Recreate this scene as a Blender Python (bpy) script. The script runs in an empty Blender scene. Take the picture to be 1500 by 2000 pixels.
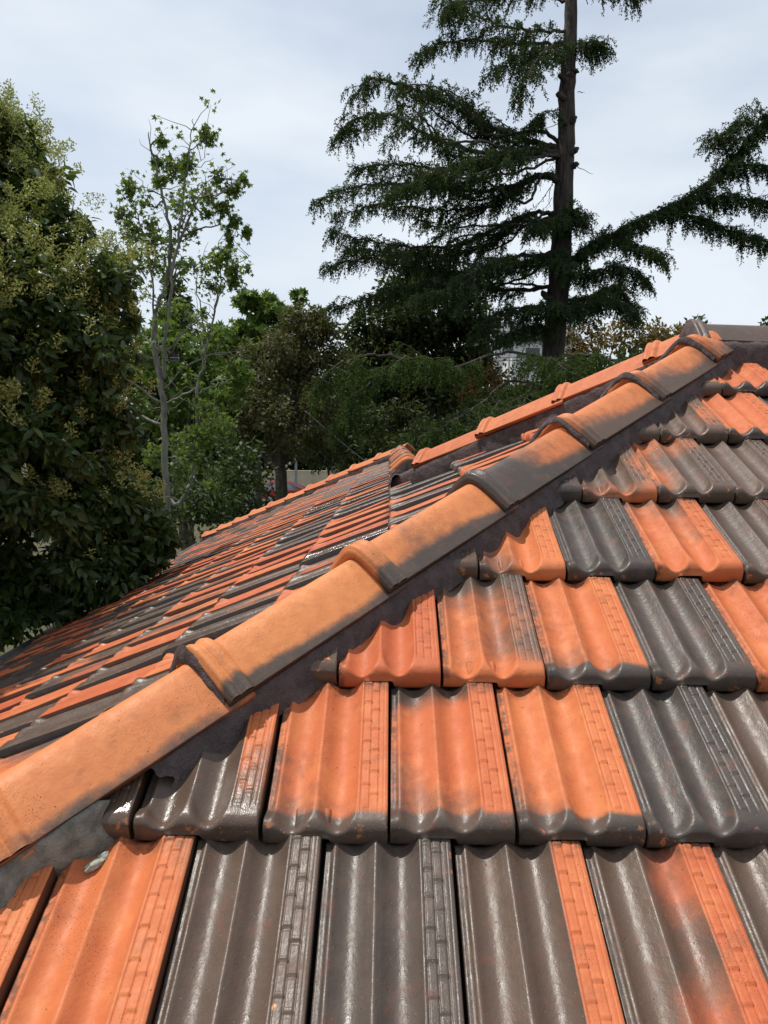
import bpy, bmesh, math, random
import numpy as np
from mathutils import Vector, Matrix
R = math.radians
rng = np.random.default_rng(7); random.seed(7)
sc = bpy.context.scene
col = sc.collection

# ------------------------------------------------------------------ camera
F_PX, PITCH, YAW, ROLL = 1426.4, R(-6.30), R(-0.34), R(0.53)      # the lens sits at the origin, the ground 5.2 m below
fwd = Vector((math.sin(YAW)*math.cos(PITCH), math.cos(YAW)*math.cos(PITCH), math.sin(PITCH)))
rt0 = Vector((math.cos(YAW), -math.sin(YAW), 0)); up0 = rt0.cross(fwd)
RT = rt0*math.cos(ROLL) + up0*math.sin(ROLL); UP = up0*math.cos(ROLL) - rt0*math.sin(ROLL)
cd = bpy.data.cameras.new('camera'); cam = bpy.data.objects.new('camera', cd); col.objects.link(cam)
cam.matrix_world = Matrix(((RT.x, UP.x, -fwd.x, 0), (RT.y, UP.y, -fwd.y, 0), (RT.z, UP.z, -fwd.z, 0), (0, 0, 0, 1)))
cd.sensor_fit = 'VERTICAL'; cd.sensor_height = 24.0; cd.lens = 24.0*F_PX/2000.0
cd.clip_start = 0.02; cd.clip_end = 5000
sc.camera = cam
GZ = -5.2
def at(px, py, Y):
    d = fwd + RT*((px-750)/F_PX) + UP*((1000-py)/F_PX)
    return d*(Y/d.y)

# ------------------------------------------------------------------ sky and sun
SUN = Vector((-0.34, 0.12, 0.93)).normalized()
w = bpy.data.worlds.new('World'); sc.world = w; w.use_nodes = True
nt = w.node_tree; N = nt.nodes; L = nt.links
bg = N['Background']; bg.inputs['Strength'].default_value = 0.10
sky = N.new('ShaderNodeTexSky'); sky.sky_type = 'NISHITA'; sky.sun_disc = False
sky.sun_elevation = math.asin(SUN.z); sky.sun_rotation = math.atan2(SUN.x, SUN.y)
sky.dust_density = 1.5
tc = N.new('ShaderNodeTexCoord'); mp = N.new('ShaderNodeMapping'); mp.inputs['Scale'].default_value = (1.0, 1.0, 3.2)
mp.inputs['Rotation'].default_value = (0.0, 0.12, 0.4)
nz = N.new('ShaderNodeTexNoise'); nz.inputs['Scale'].default_value = 1.6; nz.inputs['Detail'].default_value = 6; nz.inputs['Roughness'].default_value = 0.5
cr = N.new('ShaderNodeMapRange'); cr.inputs['From Min'].default_value = 0.33; cr.inputs['From Max'].default_value = 0.64
cr.inputs['To Min'].default_value = 0.38; cr.inputs['To Max'].default_value = 0.95
mx = N.new('ShaderNodeMix'); mx.data_type = 'RGBA'; mx.inputs[7].default_value = (6.35, 6.85, 7.35, 1)
L.new(tc.outputs['Generated'], mp.inputs['Vector']); L.new(mp.outputs['Vector'], nz.inputs['Vector'])
L.new(nz.outputs['Fac'], cr.inputs['Value']); L.new(cr.outputs['Result'], mx.inputs[0])
L.new(sky.outputs['Color'], mx.inputs[6]); L.new(mx.outputs[2], bg.inputs['Color'])
sl = bpy.data.lights.new('sun', 'SUN'); sl.energy = 3.4; sl.angle = R(0.8); sl.color = (1.0, 0.95, 0.87)
so = bpy.data.objects.new('sun', sl); col.objects.link(so); so.rotation_euler = SUN.to_track_quat('Z', 'Y').to_euler()
sc.view_settings.view_transform = 'Standard'; sc.view_settings.look = 'None'
sc.view_settings.exposure = 0.42; sc.view_settings.gamma = 1.0; sc.view_settings.use_curve_mapping = False
try:
    sc.cycles.max_bounces = 6; sc.cycles.diffuse_bounces = 3; sc.cycles.glossy_bounces = 3; sc.cycles.transmission_bounces = 4
except Exception: pass

# ------------------------------------------------------------------ helpers
def tag(o, label=None, cat=None, group=None, kind=None):
    if label: o['label'] = label
    if cat: o['category'] = cat
    if group: o['group'] = group
    if kind: o['kind'] = kind
    return o
BASE = {}
def empty(name, loc):
    o = bpy.data.objects.new(name, None); col.objects.link(o); o.location = loc; o.empty_display_size = 0.2
    BASE[o.name] = Vector(loc); return o
def par(o, p):
    o.parent = p
    if p.name in BASE: o.matrix_parent_inverse = Matrix.Translation(-BASE[p.name])
    return o
def mesh_np(name, V, Fs, smooth=False):
    """V (n,3); Fs list of (m,k) int arrays"""
    me = bpy.data.meshes.new(name)
    V = np.asarray(V, dtype=np.float32)
    me.vertices.add(len(V)); me.vertices.foreach_set('co', V.ravel())
    Fs = [np.asarray(f, dtype=np.int32) for f in Fs if len(f)]
    nl = sum(f.size for f in Fs); npoly = sum(len(f) for f in Fs)
    me.loops.add(nl); me.polygons.add(npoly)
    me.loops.foreach_set('vertex_index', np.concatenate([f.ravel() for f in Fs]))
    tot = np.concatenate([np.full(len(f), f.shape[1], np.int32) for f in Fs])
    st = np.concatenate([[0], np.cumsum(tot)[:-1]]).astype(np.int32)
    me.polygons.foreach_set('loop_start', st); me.polygons.foreach_set('loop_total', tot)
    if smooth: me.polygons.foreach_set('use_smooth', np.ones(npoly, dtype=bool))
    me.update(calc_edges=True); me.validate(); return me
def fattr(me, name, vals, domain='FACE'):
    a = me.attributes.new(name, 'FLOAT', domain); a.data.foreach_set('value', np.asarray(vals, dtype=np.float32).ravel())
def obj(name, me, mat, parent=None):
    o = bpy.data.objects.new(name, me); col.objects.link(o)
    if mat and not me.materials: me.materials.append(mat)
    if parent: par(o, parent)
    return o
class MB:
    def __init__(s): s.v = []; s.f = []
    def box(s, x0, x1, y0, y1, z0, z1):
        b = len(s.v); s.v += [(x, y, z) for z in (z0, z1) for y in (y0, y1) for x in (x0, x1)]
        s.f += [tuple(b+i for i in q) for q in ((0,2,3,1),(4,5,7,6),(0,1,5,4),(2,6,7,3),(0,4,6,2),(1,3,7,5))]
    def tube(s, pts, rad, n=8, cap=True):
        pts = [Vector(p) for p in pts]; b = len(s.v); m = len(pts)
        if not hasattr(rad, '__len__'): rad = [rad]*m
        ref = Vector((0.31, 0.17, 0.93))
        for i, p in enumerate(pts):
            t = (pts[min(i+1, m-1)] - pts[max(i-1, 0)]).normalized()
            a = t.cross(ref)
            if a.length < 1e-3: a = t.cross(Vector((1, 0, 0)))
            a.normalize(); c = t.cross(a)
            for k in range(n):
                th = 2*math.pi*k/n; q = p + (a*math.cos(th) + c*math.sin(th))*rad[i]; s.v.append(tuple(q))
        for i in range(m-1):
            for k in range(n):
                s.f.append((b+i*n+k, b+i*n+(k+1) % n, b+(i+1)*n+(k+1) % n, b+(i+1)*n+k))
        if cap:
            s.f.append(tuple(b+k for k in range(n-1, -1, -1))); s.f.append(tuple(b+(m-1)*n+k for k in range(n)))
    def poly(s, pts): b = len(s.v); s.v += [tuple(p) for p in pts]; s.f.append(tuple(range(b, b+len(pts))))
    def prism(s, prof, p0, ex, ey, ez, length):
        """closed outline prof [(y,z)] swept along ex"""
        b = len(s.v); n = len(prof); p0 = Vector(p0)
        for t in (0, length):
            s.v += [tuple(p0 + ex*t + ey*y + ez*z) for y, z in prof]
        for i in range(n): s.f.append((b+i, b+(i+1) % n, b+n+(i+1) % n, b+n+i))
        s.f.append(tuple(b+i for i in range(n-1, -1, -1))); s.f.append(tuple(b+n+i for i in range(n)))
    def build(s, name, mat, parent=None, smooth=False):
        me = bpy.data.meshes.new(name); me.from_pydata(s.v, [], s.f); me.update()
        if smooth:
            for p in me.polygons: p.use_smooth = True
        return obj(name, me, mat, parent)

# ------------------------------------------------------------------ materials
def newmat(name):
    m = bpy.data.materials.new(name); m.use_nodes = True
    nt = m.node_tree; return m, nt.nodes, nt.links, nt.nodes['Principled BSDF']
class G:
    """small node expression helper"""
    def __init__(s, N, L): s.N = N; s.L = L
    def _in(s, sock, v):
        if isinstance(v, bpy.types.NodeSocket): s.L.new(v, sock)
        else: sock.default_value = v
    def m(s, op, a, b=0.0, c=None, clamp=False):
        n = s.N.new('ShaderNodeMath'); n.operation = op; n.use_clamp = clamp
        s._in(n.inputs[0], a); s._in(n.inputs[1], b)
        if c is not None: s._in(n.inputs[2], c)
        return n.outputs[0]
    def rng(s, v, a, b, c=0.0, d=1.0, smooth=True):
        n = s.N.new('ShaderNodeMapRange'); n.interpolation_type = 'SMOOTHSTEP' if smooth else 'LINEAR'
        s._in(n.inputs['Value'], v)
        for k, x in zip(('From Min', 'From Max', 'To Min', 'To Max'), (a, b, c, d)): s._in(n.inputs[k], x)
        return n.outputs['Result']
    def mix(s, f, a, b):
        n = s.N.new('ShaderNodeMix'); n.data_type = 'RGBA'; s._in(n.inputs[0], f)
        for k, x in ((6, a), (7, b)):
            s._in(n.inputs[k], x if isinstance(x, bpy.types.NodeSocket) else (*x, 1.0) if len(x) == 3 else x)
        return n.outputs[2]
    def noise(s, vec, scale, detail=3.0, rough=0.5, out='Fac'):
        n = s.N.new('ShaderNodeTexNoise'); s._in(n.inputs['Vector'], vec); n.inputs['Scale'].default_value = scale
        n.inputs['Detail'].default_value = detail; n.inputs['Roughness'].default_value = rough; return n.outputs[out]
    def vor(s, vec, scale, feat='F1', out='Distance'):
        n = s.N.new('ShaderNodeTexVoronoi'); n.feature = feat; s._in(n.inputs['Vector'], vec); n.inputs['Scale'].default_value = scale
        return n.outputs[out]
    def attr(s, name, typ, out='Fac'):
        n = s.N.new('ShaderNodeAttribute'); n.attribute_name = name; n.attribute_type = typ; return n.outputs[out]
    def vm(s, op, a, b):
        n = s.N.new('ShaderNodeVectorMath'); n.operation = op; s._in(n.inputs[0], a); s._in(n.inputs[1], b); return n.outputs[0]
    def xyz(s, x, y, z):
        n = s.N.new('ShaderNodeCombineXYZ'); s._in(n.inputs[0], x); s._in(n.inputs[1], y); s._in(n.inputs[2], z); return n.outputs[0]
    def sep(s, v):
        n = s.N.new('ShaderNodeSeparateXYZ'); s._in(n.inputs[0], v); return n.outputs
    def bump(s, h, strength, dist, normal=None):
        n = s.N.new('ShaderNodeBump'); s._in(n.inputs['Height'], h); n.inputs['Strength'].default_value = strength
        n.inputs['Distance'].default_value = dist
        if normal is not None: s.L.new(normal, n.inputs['Normal'])
        return n.outputs[0]

def terracotta(name, src, cap=False):
    """flashed glazed clay: orange body with burnt charcoal areas. src OBJECT reads the tile's own properties, GEOMETRY those of a joined field"""
    m, N, L, B = newmat(name); g = G(N, L)
    A = lambda n: g.attr(n, src)
    seed = A('seed')
    if src == 'OBJECT':
        t = N.new('ShaderNodeTexCoord'); co = t.outputs['Object']; U, V, Z = g.sep(co)
    else:
        U = g.attr('tu', 'GEOMETRY'); V = g.attr('tv', 'GEOMETRY'); co = g.xyz(U, V, 0.0)
    off = g.xyz(g.m('MULTIPLY', seed, 7.31), g.m('MULTIPLY', seed, 3.7), seed)
    pc = g.vm('ADD', co, off)
    n1 = g.noise(pc, 5.5 if not cap else 4.5, 1.0, 0.4); n2 = g.noise(pc, 34.0, 3.0, 0.6); n3 = g.noise(pc, 420.0, 2.0, 0.6)
    if not cap: un = g.m('SUBTRACT', g.m('DIVIDE', U, 0.205), 0.5); vn = g.m('SUBTRACT', g.m('DIVIDE', V, 0.33), 0.5)
    else: un = g.m('DIVIDE', V, 0.2); vn = g.m('SUBTRACT', g.m('DIVIDE', U, 0.43), 0.5)
    s = g.m('MULTIPLY_ADD', A('gx'), un, A('dark')); s = g.m('MULTIPLY_ADD', A('gy'), vn, s)
    s = g.m('ADD', s, g.m('MULTIPLY', g.m('SUBTRACT', n1, 0.5), 1.7))
    s = g.m('ADD', s, g.m('MULTIPLY', g.m('SUBTRACT', n2, 0.5), 0.62)); s = g.m('ADD', s, g.m('MULTIPLY', g.m('SUBTRACT', n3, 0.5), 0.30))
    if not cap:
        s = g.m('MULTIPLY_ADD', g.rng(U, 0.147, 0.151), A('ribd'), s)
        s = g.m('MULTIPLY_ADD', g.rng(V, 0.048, 0.012), A('nosed'), s)
        s = g.m('MULTIPLY_ADD', g.rng(V, 0.24, 0.32), A('topd'), s)
    else:
        s = g.m('MULTIPLY_ADD', g.rng(V, -0.058, -0.100), A('nosed'), s)
    dk = g.rng(s, -0.42, 0.40)
    tone = A('tone')
    o = g.mix(g.rng(tone, 0.0, 1.0, smooth=False), *(((0.55, 0.172, 0.058), (0.40, 0.085, 0.036)) if not cap else ((0.60, 0.225, 0.078), (0.42, 0.108, 0.048))))
    o = g.mix(g.rng(n2, 0.30, 0.75, 0.0, 0.30), o, (0.34, 0.082, 0.034))
    pl = g.noise(pc, 16.0, 4.0, 0.6); o = g.mix(g.rng(pl, 0.48, 0.72, 0.0, 0.34), o, (0.60, 0.235, 0.085))
    hue = A('hue')
    d = g.mix(hue, (0.052, 0.044, 0.038), (0.096, 0.060, 0.041))
    d = g.mix(g.rng(pl, 0.45, 0.7, 0.0, 0.45), d, (0.105, 0.076, 0.062))
    d = g.mix(g.rng(n2, 0.52, 0.75, 0.0, 0.45), d, (0.15, 0.055, 0.038))
    c = g.mix(dk, o, d)
    # black lichen specks in patches, pale specks everywhere
    v1 = g.vor(pc, 260.0); patch = g.noise(pc, 11.0, 2.0, 0.5)
    sp = g.m('MULTIPLY', g.rng(v1, 0.26, 0.12), g.rng(patch, *((0.50, 0.64) if not cap else (0.45, 0.60)))); c = g.mix(g.m('MULTIPLY', sp, 0.75), c, (0.05, 0.028, 0.02))
    v2 = g.vor(g.vm('ADD', pc, (3.1, 1.7, 0.3)), 95.0); lp = g.rng(v2, 0.075, 0.035); c = g.mix(g.m('MULTIPLY', lp, 0.55), c, (0.45, 0.40, 0.34))
    v3 = g.vor(g.vm('ADD', pc, (1.1, 5.7, 0.9)), 42.0); hp = g.rng(v3, 0.06, 0.035); c = g.mix(g.m('MULTIPLY', hp, 0.8), c, (0.03, 0.017, 0.013))
    if not cap:
        # grit and grime lodged in the laps, and glaze worn through along the nose and the rib edge
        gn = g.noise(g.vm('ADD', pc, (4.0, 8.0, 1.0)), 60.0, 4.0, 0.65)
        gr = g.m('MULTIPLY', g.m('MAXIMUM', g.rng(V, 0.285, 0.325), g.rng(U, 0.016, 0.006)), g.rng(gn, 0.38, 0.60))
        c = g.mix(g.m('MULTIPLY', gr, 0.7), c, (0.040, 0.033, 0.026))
        ed = g.m('MAXIMUM', g.rng(V, 0.020, 0.008), g.rng(U, 0.1945, 0.1975))
        wr = g.m('MULTIPLY', ed, g.rng(g.noise(g.vm('ADD', pc, (2.0, 6.0, 3.0)), 38.0, 5.0, 0.65), 0.60, 0.66)); c = g.mix(g.m('MULTIPLY', wr, 0.85), c, (0.40, 0.15, 0.06))
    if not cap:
        jn = g.rng(U, 0.1982, 0.1988); c = g.mix(g.m('MULTIPLY', jn, 0.85), c, (0.022, 0.015, 0.011))   # tile side faces at the joints coloured near-black brown
    dirt = g.rng(g.noise(g.vm('ADD', pc, (6.0, 1.0, 7.0)), 18.0, 6.0, 0.7), 0.52, 0.78, 0.0, 0.42); c = g.mix(dirt, c, (0.11, 0.075, 0.05))
    # chips of bare clay on burnt glaze
    ch = g.m('MULTIPLY', g.rng(g.noise(g.vm('ADD', pc, (9.0, 2.0, 4.0)), 24.0, 5.0, 0.55), 0.735, 0.755), dk); c = g.mix(ch, c, (0.55, 0.19, 0.06))
    L.new(c, B.inputs['Base Color'])
    gl = A('gloss')
    ro = g.m('ADD', g.rng(dk, 0.0, 1.0, 0.58, 0.42), g.m('MULTIPLY', g.m('SUBTRACT', n2, 0.5), 0.50)); ro = g.m('SUBTRACT', ro, gl, clamp=True)
    ro = g.m('ADD', ro, g.m('MULTIPLY', dirt, 0.45)); ro = g.m('ADD', ro, g.m('MULTIPLY', sp, 0.2)); L.new(ro, B.inputs['Roughness'])
    L.new(g.rng(dk, 0.0, 1.0, 0.26, 0.42), B.inputs['Specular IOR Level'])
    h = g.m('ADD', g.m('MULTIPLY', n3, 0.35), g.m('MULTIPLY', g.noise(pc, 120.0, 3.0, 0.6), 0.65)); h = g.m('SUBTRACT', h, g.m('MULTIPLY', hp, 0.6))
    h = g.m('ADD', h, g.m('MULTIPLY', n2, 1.6))
    L.new(g.bump(h, 0.55, 0.0016), B.inputs['Normal'])
    return m
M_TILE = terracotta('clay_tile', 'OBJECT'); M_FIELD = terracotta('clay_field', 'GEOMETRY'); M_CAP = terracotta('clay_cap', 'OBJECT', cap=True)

def rough_mat(name, c1, c2, scale=30.0, rough=0.85, bump=0.6, dist=0.004, speck=None, spec=0.3):
    m, N, L, B = newmat(name); g = G(N, L)
    t = N.new('ShaderNodeTexCoord'); co = t.outputs['Object']
    n = g.noise(co, scale, 6.0, 0.6); n2 = g.noise(co, scale*9, 2.0, 0.6); c = g.mix(g.rng(n, 0.3, 0.7), c1, c2)
    if speck: c = g.mix(g.m('MULTIPLY', g.rng(g.vor(co, scale*10), 0.2, 0.08), 0.7), c, speck)
    L.new(c, B.inputs['Base Color']); B.inputs['Roughness'].default_value = rough; B.inputs['Specular IOR Level'].default_value = spec
    L.new(g.bump(g.m('ADD', n, g.m('MULTIPLY', n2, 0.4)), bump, dist), B.inputs['Normal']); return m
M_MORT = rough_mat('painted_mortar', (0.060, 0.042, 0.041), (0.105, 0.076, 0.073), 30.0, 0.75, 1.0, 0.010, (0.22, 0.18, 0.18), 0.35)
M_GREY = rough_mat('grey_mortar', (0.13, 0.125, 0.105), (0.27, 0.26, 0.22), 34.0, 0.95, 1.0, 0.008)
M_CRUMB = rough_mat('crumb_mortar', (0.26, 0.27, 0.22), (0.40, 0.40, 0.33), 60.0, 0.95, 0.9, 0.004)
M_STONE = rough_mat('old_bedding', (0.10, 0.085, 0.065), (0.21, 0.17, 0.12), 22.0, 0.95, 0.8, 0.006)
M_RED = rough_mat('broken_clay', (0.10, 0.030, 0.028), (0.17, 0.055, 0.045), 40.0, 0.8, 0.7, 0.004)
M_DECK = rough_mat('roof_underlay', (0.020, 0.016, 0.014), (0.035, 0.026, 0.022), 10.0, 0.95, 0.3, 0.003)
M_STEEL = rough_mat('gutter_metal', (0.17, 0.19, 0.19), (0.26, 0.28, 0.28), 6.0, 0.45, 0.05, 0.001, spec=0.5)
M_BRICKW = rough_mat('brick_wall', (0.23, 0.11, 0.07), (0.32, 0.17, 0.11), 12.0, 0.9, 0.5, 0.004)
M_GROUND = rough_mat('garden_ground', (0.030, 0.040, 0.014), (0.085, 0.072, 0.040), 0.5, 0.95, 0.5, 0.03)
M_ROAD = rough_mat('asphalt', (0.045, 0.045, 0.047), (0.06, 0.06, 0.06), 3.0, 0.9, 0.3, 0.005)
M_RENDER = rough_mat('beige_render', (0.42, 0.36, 0.26), (0.52, 0.46, 0.34), 1.2, 0.9, 0.2, 0.004)
M_WHITE = rough_mat('white_boards', (0.62, 0.62, 0.60), (0.75, 0.75, 0.73), 2.0, 0.7, 0.1, 0.002)
M_GROOF = rough_mat('grey_roofing', (0.10, 0.10, 0.11), (0.16, 0.16, 0.17), 3.0, 0.8, 0.3, 0.01)
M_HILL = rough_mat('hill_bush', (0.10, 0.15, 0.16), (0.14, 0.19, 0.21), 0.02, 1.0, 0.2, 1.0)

def bark(name, a, b, scale=6.0, dist=0.03):
    m, N, L, B = newmat(name); g = G(N, L)
    t = N.new('ShaderNodeTexCoord'); mp = N.new('ShaderNodeMapping'); mp.inputs['Scale'].default_value = (1, 1, 0.22)
    L.new(t.outputs['Object'], mp.inputs['Vector']); co = mp.outputs['Vector']
    n = g.noise(co, scale, 6.0, 0.65); v = g.vor(co, scale*2.2)
    L.new(g.mix(g.rng(n, 0.3, 0.7), a, b), B.inputs['Base Color']); B.inputs['Roughness'].default_value = 0.9
    B.inputs['Specular IOR Level'].default_value = 0.2
    L.new(g.bump(g.m('ADD', n, v), 0.9, dist), B.inputs['Normal']); return m
M_BARKD = bark('cedar_bark', (0.030, 0.024, 0.021), (0.085, 0.070, 0.062), 9.0)
M_BARKG = bark('grey_bark', (0.085, 0.086, 0.070), (0.22, 0.215, 0.180), 12.0, 0.01)
M_BARKB = bark('brown_bark', (0.040, 0.032, 0.026), (0.10, 0.085, 0.070), 10.0)

def leafmat(name, c1, c2, c3=None, rough=0.45, trans=0.30, spec=0.18):
    m, N, L, B = newmat(name); g = G(N, L)
    t = g.attr('tone', 'GEOMETRY'); c = g.mix(t, c1, c2)
    if c3: c = g.mix(g.rng(t, 0.86, 0.94), c, c3)
    L.new(c, B.inputs['Base Color']); B.inputs['Roughness'].default_value = rough; B.inputs['Specular IOR Level'].default_value = spec
    out = N['Material Output']; tr = N.new('ShaderNodeBsdfTranslucent'); ms = N.new('ShaderNodeMixShader')
    L.new(g.mix(0.5, c, (0.20, 0.26, 0.03)), tr.inputs['Color']); ms.inputs[0].default_value = trans
    L.new(B.outputs[0], ms.inputs[1]); L.new(tr.outputs[0], ms.inputs[2]); L.new(ms.outputs[0], out.inputs['Surface']); return m
ML_PRIVET = leafmat('privet_leaf', (0.026, 0.052, 0.014), (0.062, 0.105, 0.028), (0.11, 0.15, 0.036), 0.40, 0.28, 0.35)
ML_PANICLE = leafmat('privet_flower', (0.28, 0.31, 0.09), (0.48, 0.50, 0.17), None, 0.7, 0.25)
ML_SWEET = leafmat('sweetgum_leaf', (0.065, 0.115, 0.022), (0.15, 0.225, 0.045), None, 0.5, 0.40)
ML_MAPLE = leafmat('maple_leaf', (0.060, 0.12, 0.020), (0.13, 0.20, 0.035), None, 0.5, 0.35)
ML_OLIVE = leafmat('olive_leaf', (0.055, 0.056, 0.022), (0.115, 0.104, 0.046), (0.16, 0.11, 0.06), 0.6, 0.2)
ML_DARK = leafmat('evergreen_leaf', (0.018, 0.032, 0.011), (0.055, 0.066, 0.020), (0.09, 0.095, 0.026), 0.55, 0.15)
ML_CEDAR = leafmat('cedar_needles', (0.016, 0.032, 0.015), (0.050, 0.076, 0.032), (0.10, 0.125, 0.05), 0.8, 0.15, 0.06)
ML_WEEP = leafmat('weeping_needles', (0.018, 0.040, 0.013), (0.058, 0.090, 0.026), (0.12, 0.15, 0.045), 0.8, 0.2, 0.06)
ML_RUST = leafmat('rust_leaf', (0.10, 0.075, 0.022), (0.21, 0.115, 0.040), (0.26, 0.09, 0.04), 0.6, 0.25)
ML_MID = leafmat('shrub_leaf', (0.018, 0.036, 0.012), (0.048, 0.075, 0.022), (0.09, 0.13, 0.03), 0.5, 0.2)

# ------------------------------------------------------------------ roof planes
TA = 0.55498; CA = -1.27593; TB = 0.488; CB = -0.338
W, GA = 0.205, 0.32524; X0, T0 = 0.0092, 0.32516
sA = math.atan(TA); sB = math.atan(TB)
upA = Vector((0, math.cos(sA), math.sin(sA))); nA = Vector((0, -math.sin(sA), math.cos(sA))); rtA = Vector((1, 0, 0))
upB = Vector((math.cos(sB), 0, math.sin(sB))); nB = Vector((-math.sin(sB), 0, math.cos(sB))); rtB = Vector((0, -1, 0))
OA = -nA*(-CA*math.cos(sA))                     # foot of the lens on the front slope
def zA(y): return TA*y + CA
def zB(x): return TB*x + CB
KH, KJ = 0.94, 1.0                              # plan slopes of the near hips and of the far one
def hipY(x): return (CB-CA)/TA + KH*x
def zH(x): return zA(hipY(x))                    # the hip beside the lens lies on the front slope
PX = 1.205; PY = hipY(PX); PZ = zH(PX)           # the peak
XR = 0.12; QY = PY + (PX-XR)*KH; JY = 8.0        # low ridge, from Q to the far peak
XE = -2.74; ZE = zB(XE); KY = JY + (XR-XE)*KJ    # eave of the side slope and its far corner
TF = (PZ-zB(XR))/(PX-XR)                         # fall of the short far hip
def zF(x): return zB(XR) + TF*(x-XR)
hipdir = Vector((1, KH, TA*KH)).normalized(); fardir = Vector((1, -KH, TF)).normalized(); fardirJ = Vector((1, -KJ, TB)).normalized()
YF = -3.6                                        # eave of the front slope
BASEH = Vector((1.5, 5.0, GZ))
house = empty('house', BASEH)
tag(house, 'house whose hipped roof of mottled orange and charcoal clay tiles fills the foreground', 'house')

XF = (YF-(CB-CA)/TA)/KH
deckA = MB(); dz = 0.012
P0 = Vector((PX, PY, PZ))
def low(p, n): return Vector(p) - n*0.030
deckA.poly([low((XF, YF, zA(YF)), nA), low((7.0, YF, zA(YF)), nA), low((7.0, PY, PZ), nA), low(P0, nA)])
slopeA = deckA.build('roof_slope', M_DECK, house)
slopeA['label'] = 'sunlit slope of large tiles with brick patterned ribs below the dark ridge'
deckB = MB(); Q0 = Vector((XR, QY, zB(XR))); J0 = Vector((XR, JY, zB(XR))); K0 = Vector((XE, KY, ZE)); N0 = Vector((XE, hipY(XE), ZE)); PB = Vector((PX, PY, zB(PX)))
deckB.poly([low(PB, nB), low(Q0, nB), low(J0, nB), low(K0, nB), low(N0, nB)])
slopeB = deckB.build('roof_slope', M_DECK, house)
slopeB['label'] = 'long slope running down to the gutter under the privet tree'
# the slopes nobody sees from here: far side of both ridges
bk = MB(); d = 0.03
zq = zB(XR)
bk.poly([P0-Vector((0,0,d)), Vector((7, PY, PZ-d)), Vector((7, PY+4.5, PZ-d-4.5*TB)), Vector((PX-0.2, PY+4.5, PZ-d-4.5*TB)), Q0-Vector((0,0,d))])
bk.poly([Q0-Vector((0,0,d)), Vector((XR+4.5, QY+0.3, zq-d-4.5*TB)), Vector((XR+4.5, KY, zq-d-4.5*TB)), J0-Vector((0,0,d))])
bk.poly([J0-Vector((0,0,d)), Vector((XR+4.5, KY, zq-d-4.5*TB)), K0-Vector((0,0,d))])
bk.build('roof_slope', M_DECK, house)['label'] = 'slopes on the far side of the ridges'

# ------------------------------------------------------------------ clay tile
H0, HTOP, LEN = 0.045, 0.019, 0.352
def sstep(a, b, x):
    t = np.clip((x-a)/(b-a), 0, 1); return t*t*(3-2*t)
def tile_grid(us, vs, warp=0, bricks=True):
    U, V = np.meshgrid(us, vs)
    un = U/W
    base = H0 - (H0-HTOP)*V/GA
    z = base.copy()
    def pan(a, b, depth, vend):
        t = np.clip((un-a)/(b-a), 0, 1)
        sh = np.sin(np.pi*t)**0.85
        ve = vend + 0.060*(1-np.sqrt(np.clip(1-(2*t-1)**2, 0, 1)))
        k = sstep(ve, ve+0.034, V)
        return -depth*sh*k
    z += pan(0.035, 0.385, 0.0235, -0.010) + pan(0.405, 0.725, 0.0235, -0.008)
    # side lip lower on the left, crest between pans slightly below the rib, falls at both
    z -= 0.018*sstep(0.085, 0.030, un)*sstep(0.01, 0.05, V)
    z -= 0.0045*np.exp(-((un-0.395)/0.03)**2)*sstep(0.03, 0.09, V)
    z += 0.0022*np.exp(-((un-0.390)/0.010)**2)*sstep(0.06, 0.10, V)
    if bricks:
        rib = (un > 0.735) & (un < 0.972)
        lw = 0.0011
        def groove(x, c, wd): return np.exp(-((x-c)/wd)**2)
        e = np.zeros_like(z)
        for k, c in enumerate((0.752, 0.822, 0.893)):
            e -= 0.0024*groove(un*W, c*W, 0.0011)
        for c in (0.935, 0.955): e -= 0.0010*groove(un*W, c*W, 0.0009)
        bl = 0.046
        for k, (a, b) in enumerate(((0.752, 0.822), (0.822, 0.893))):
            inb = sstep(a-0.004, a+0.004, un)*sstep(b+0.004, b-0.004, un)
            ph = (V + k*bl*0.42 + 0.01) % bl
            e += inb*(-0.0034*np.exp(-((ph-0.004)/0.0016)**2) + 0.0020*np.exp(-((ph-0.0085)/0.0022)**2))
        z += e*rib*sstep(0.030, 0.055, V)
    # rounded nose
    r = 0.026
    vv = np.clip(V, 0, r); z -= r - np.sqrt(np.clip(r*r-(r-vv)**2, 0, None))
    z -= 0.014*sstep(GA-0.004, GA+0.016, V)
    # rounded right edge
    z -= 0.004*sstep(0.955, 0.978, un)
    rs = np.random.default_rng(warp+11)
    a, b, c = rs.normal(0, 1, 3)
    z += 0.0012*(a*np.sin(un*3.1+b)+b*np.sin(V*9+c))
    return U, V, z
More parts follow.
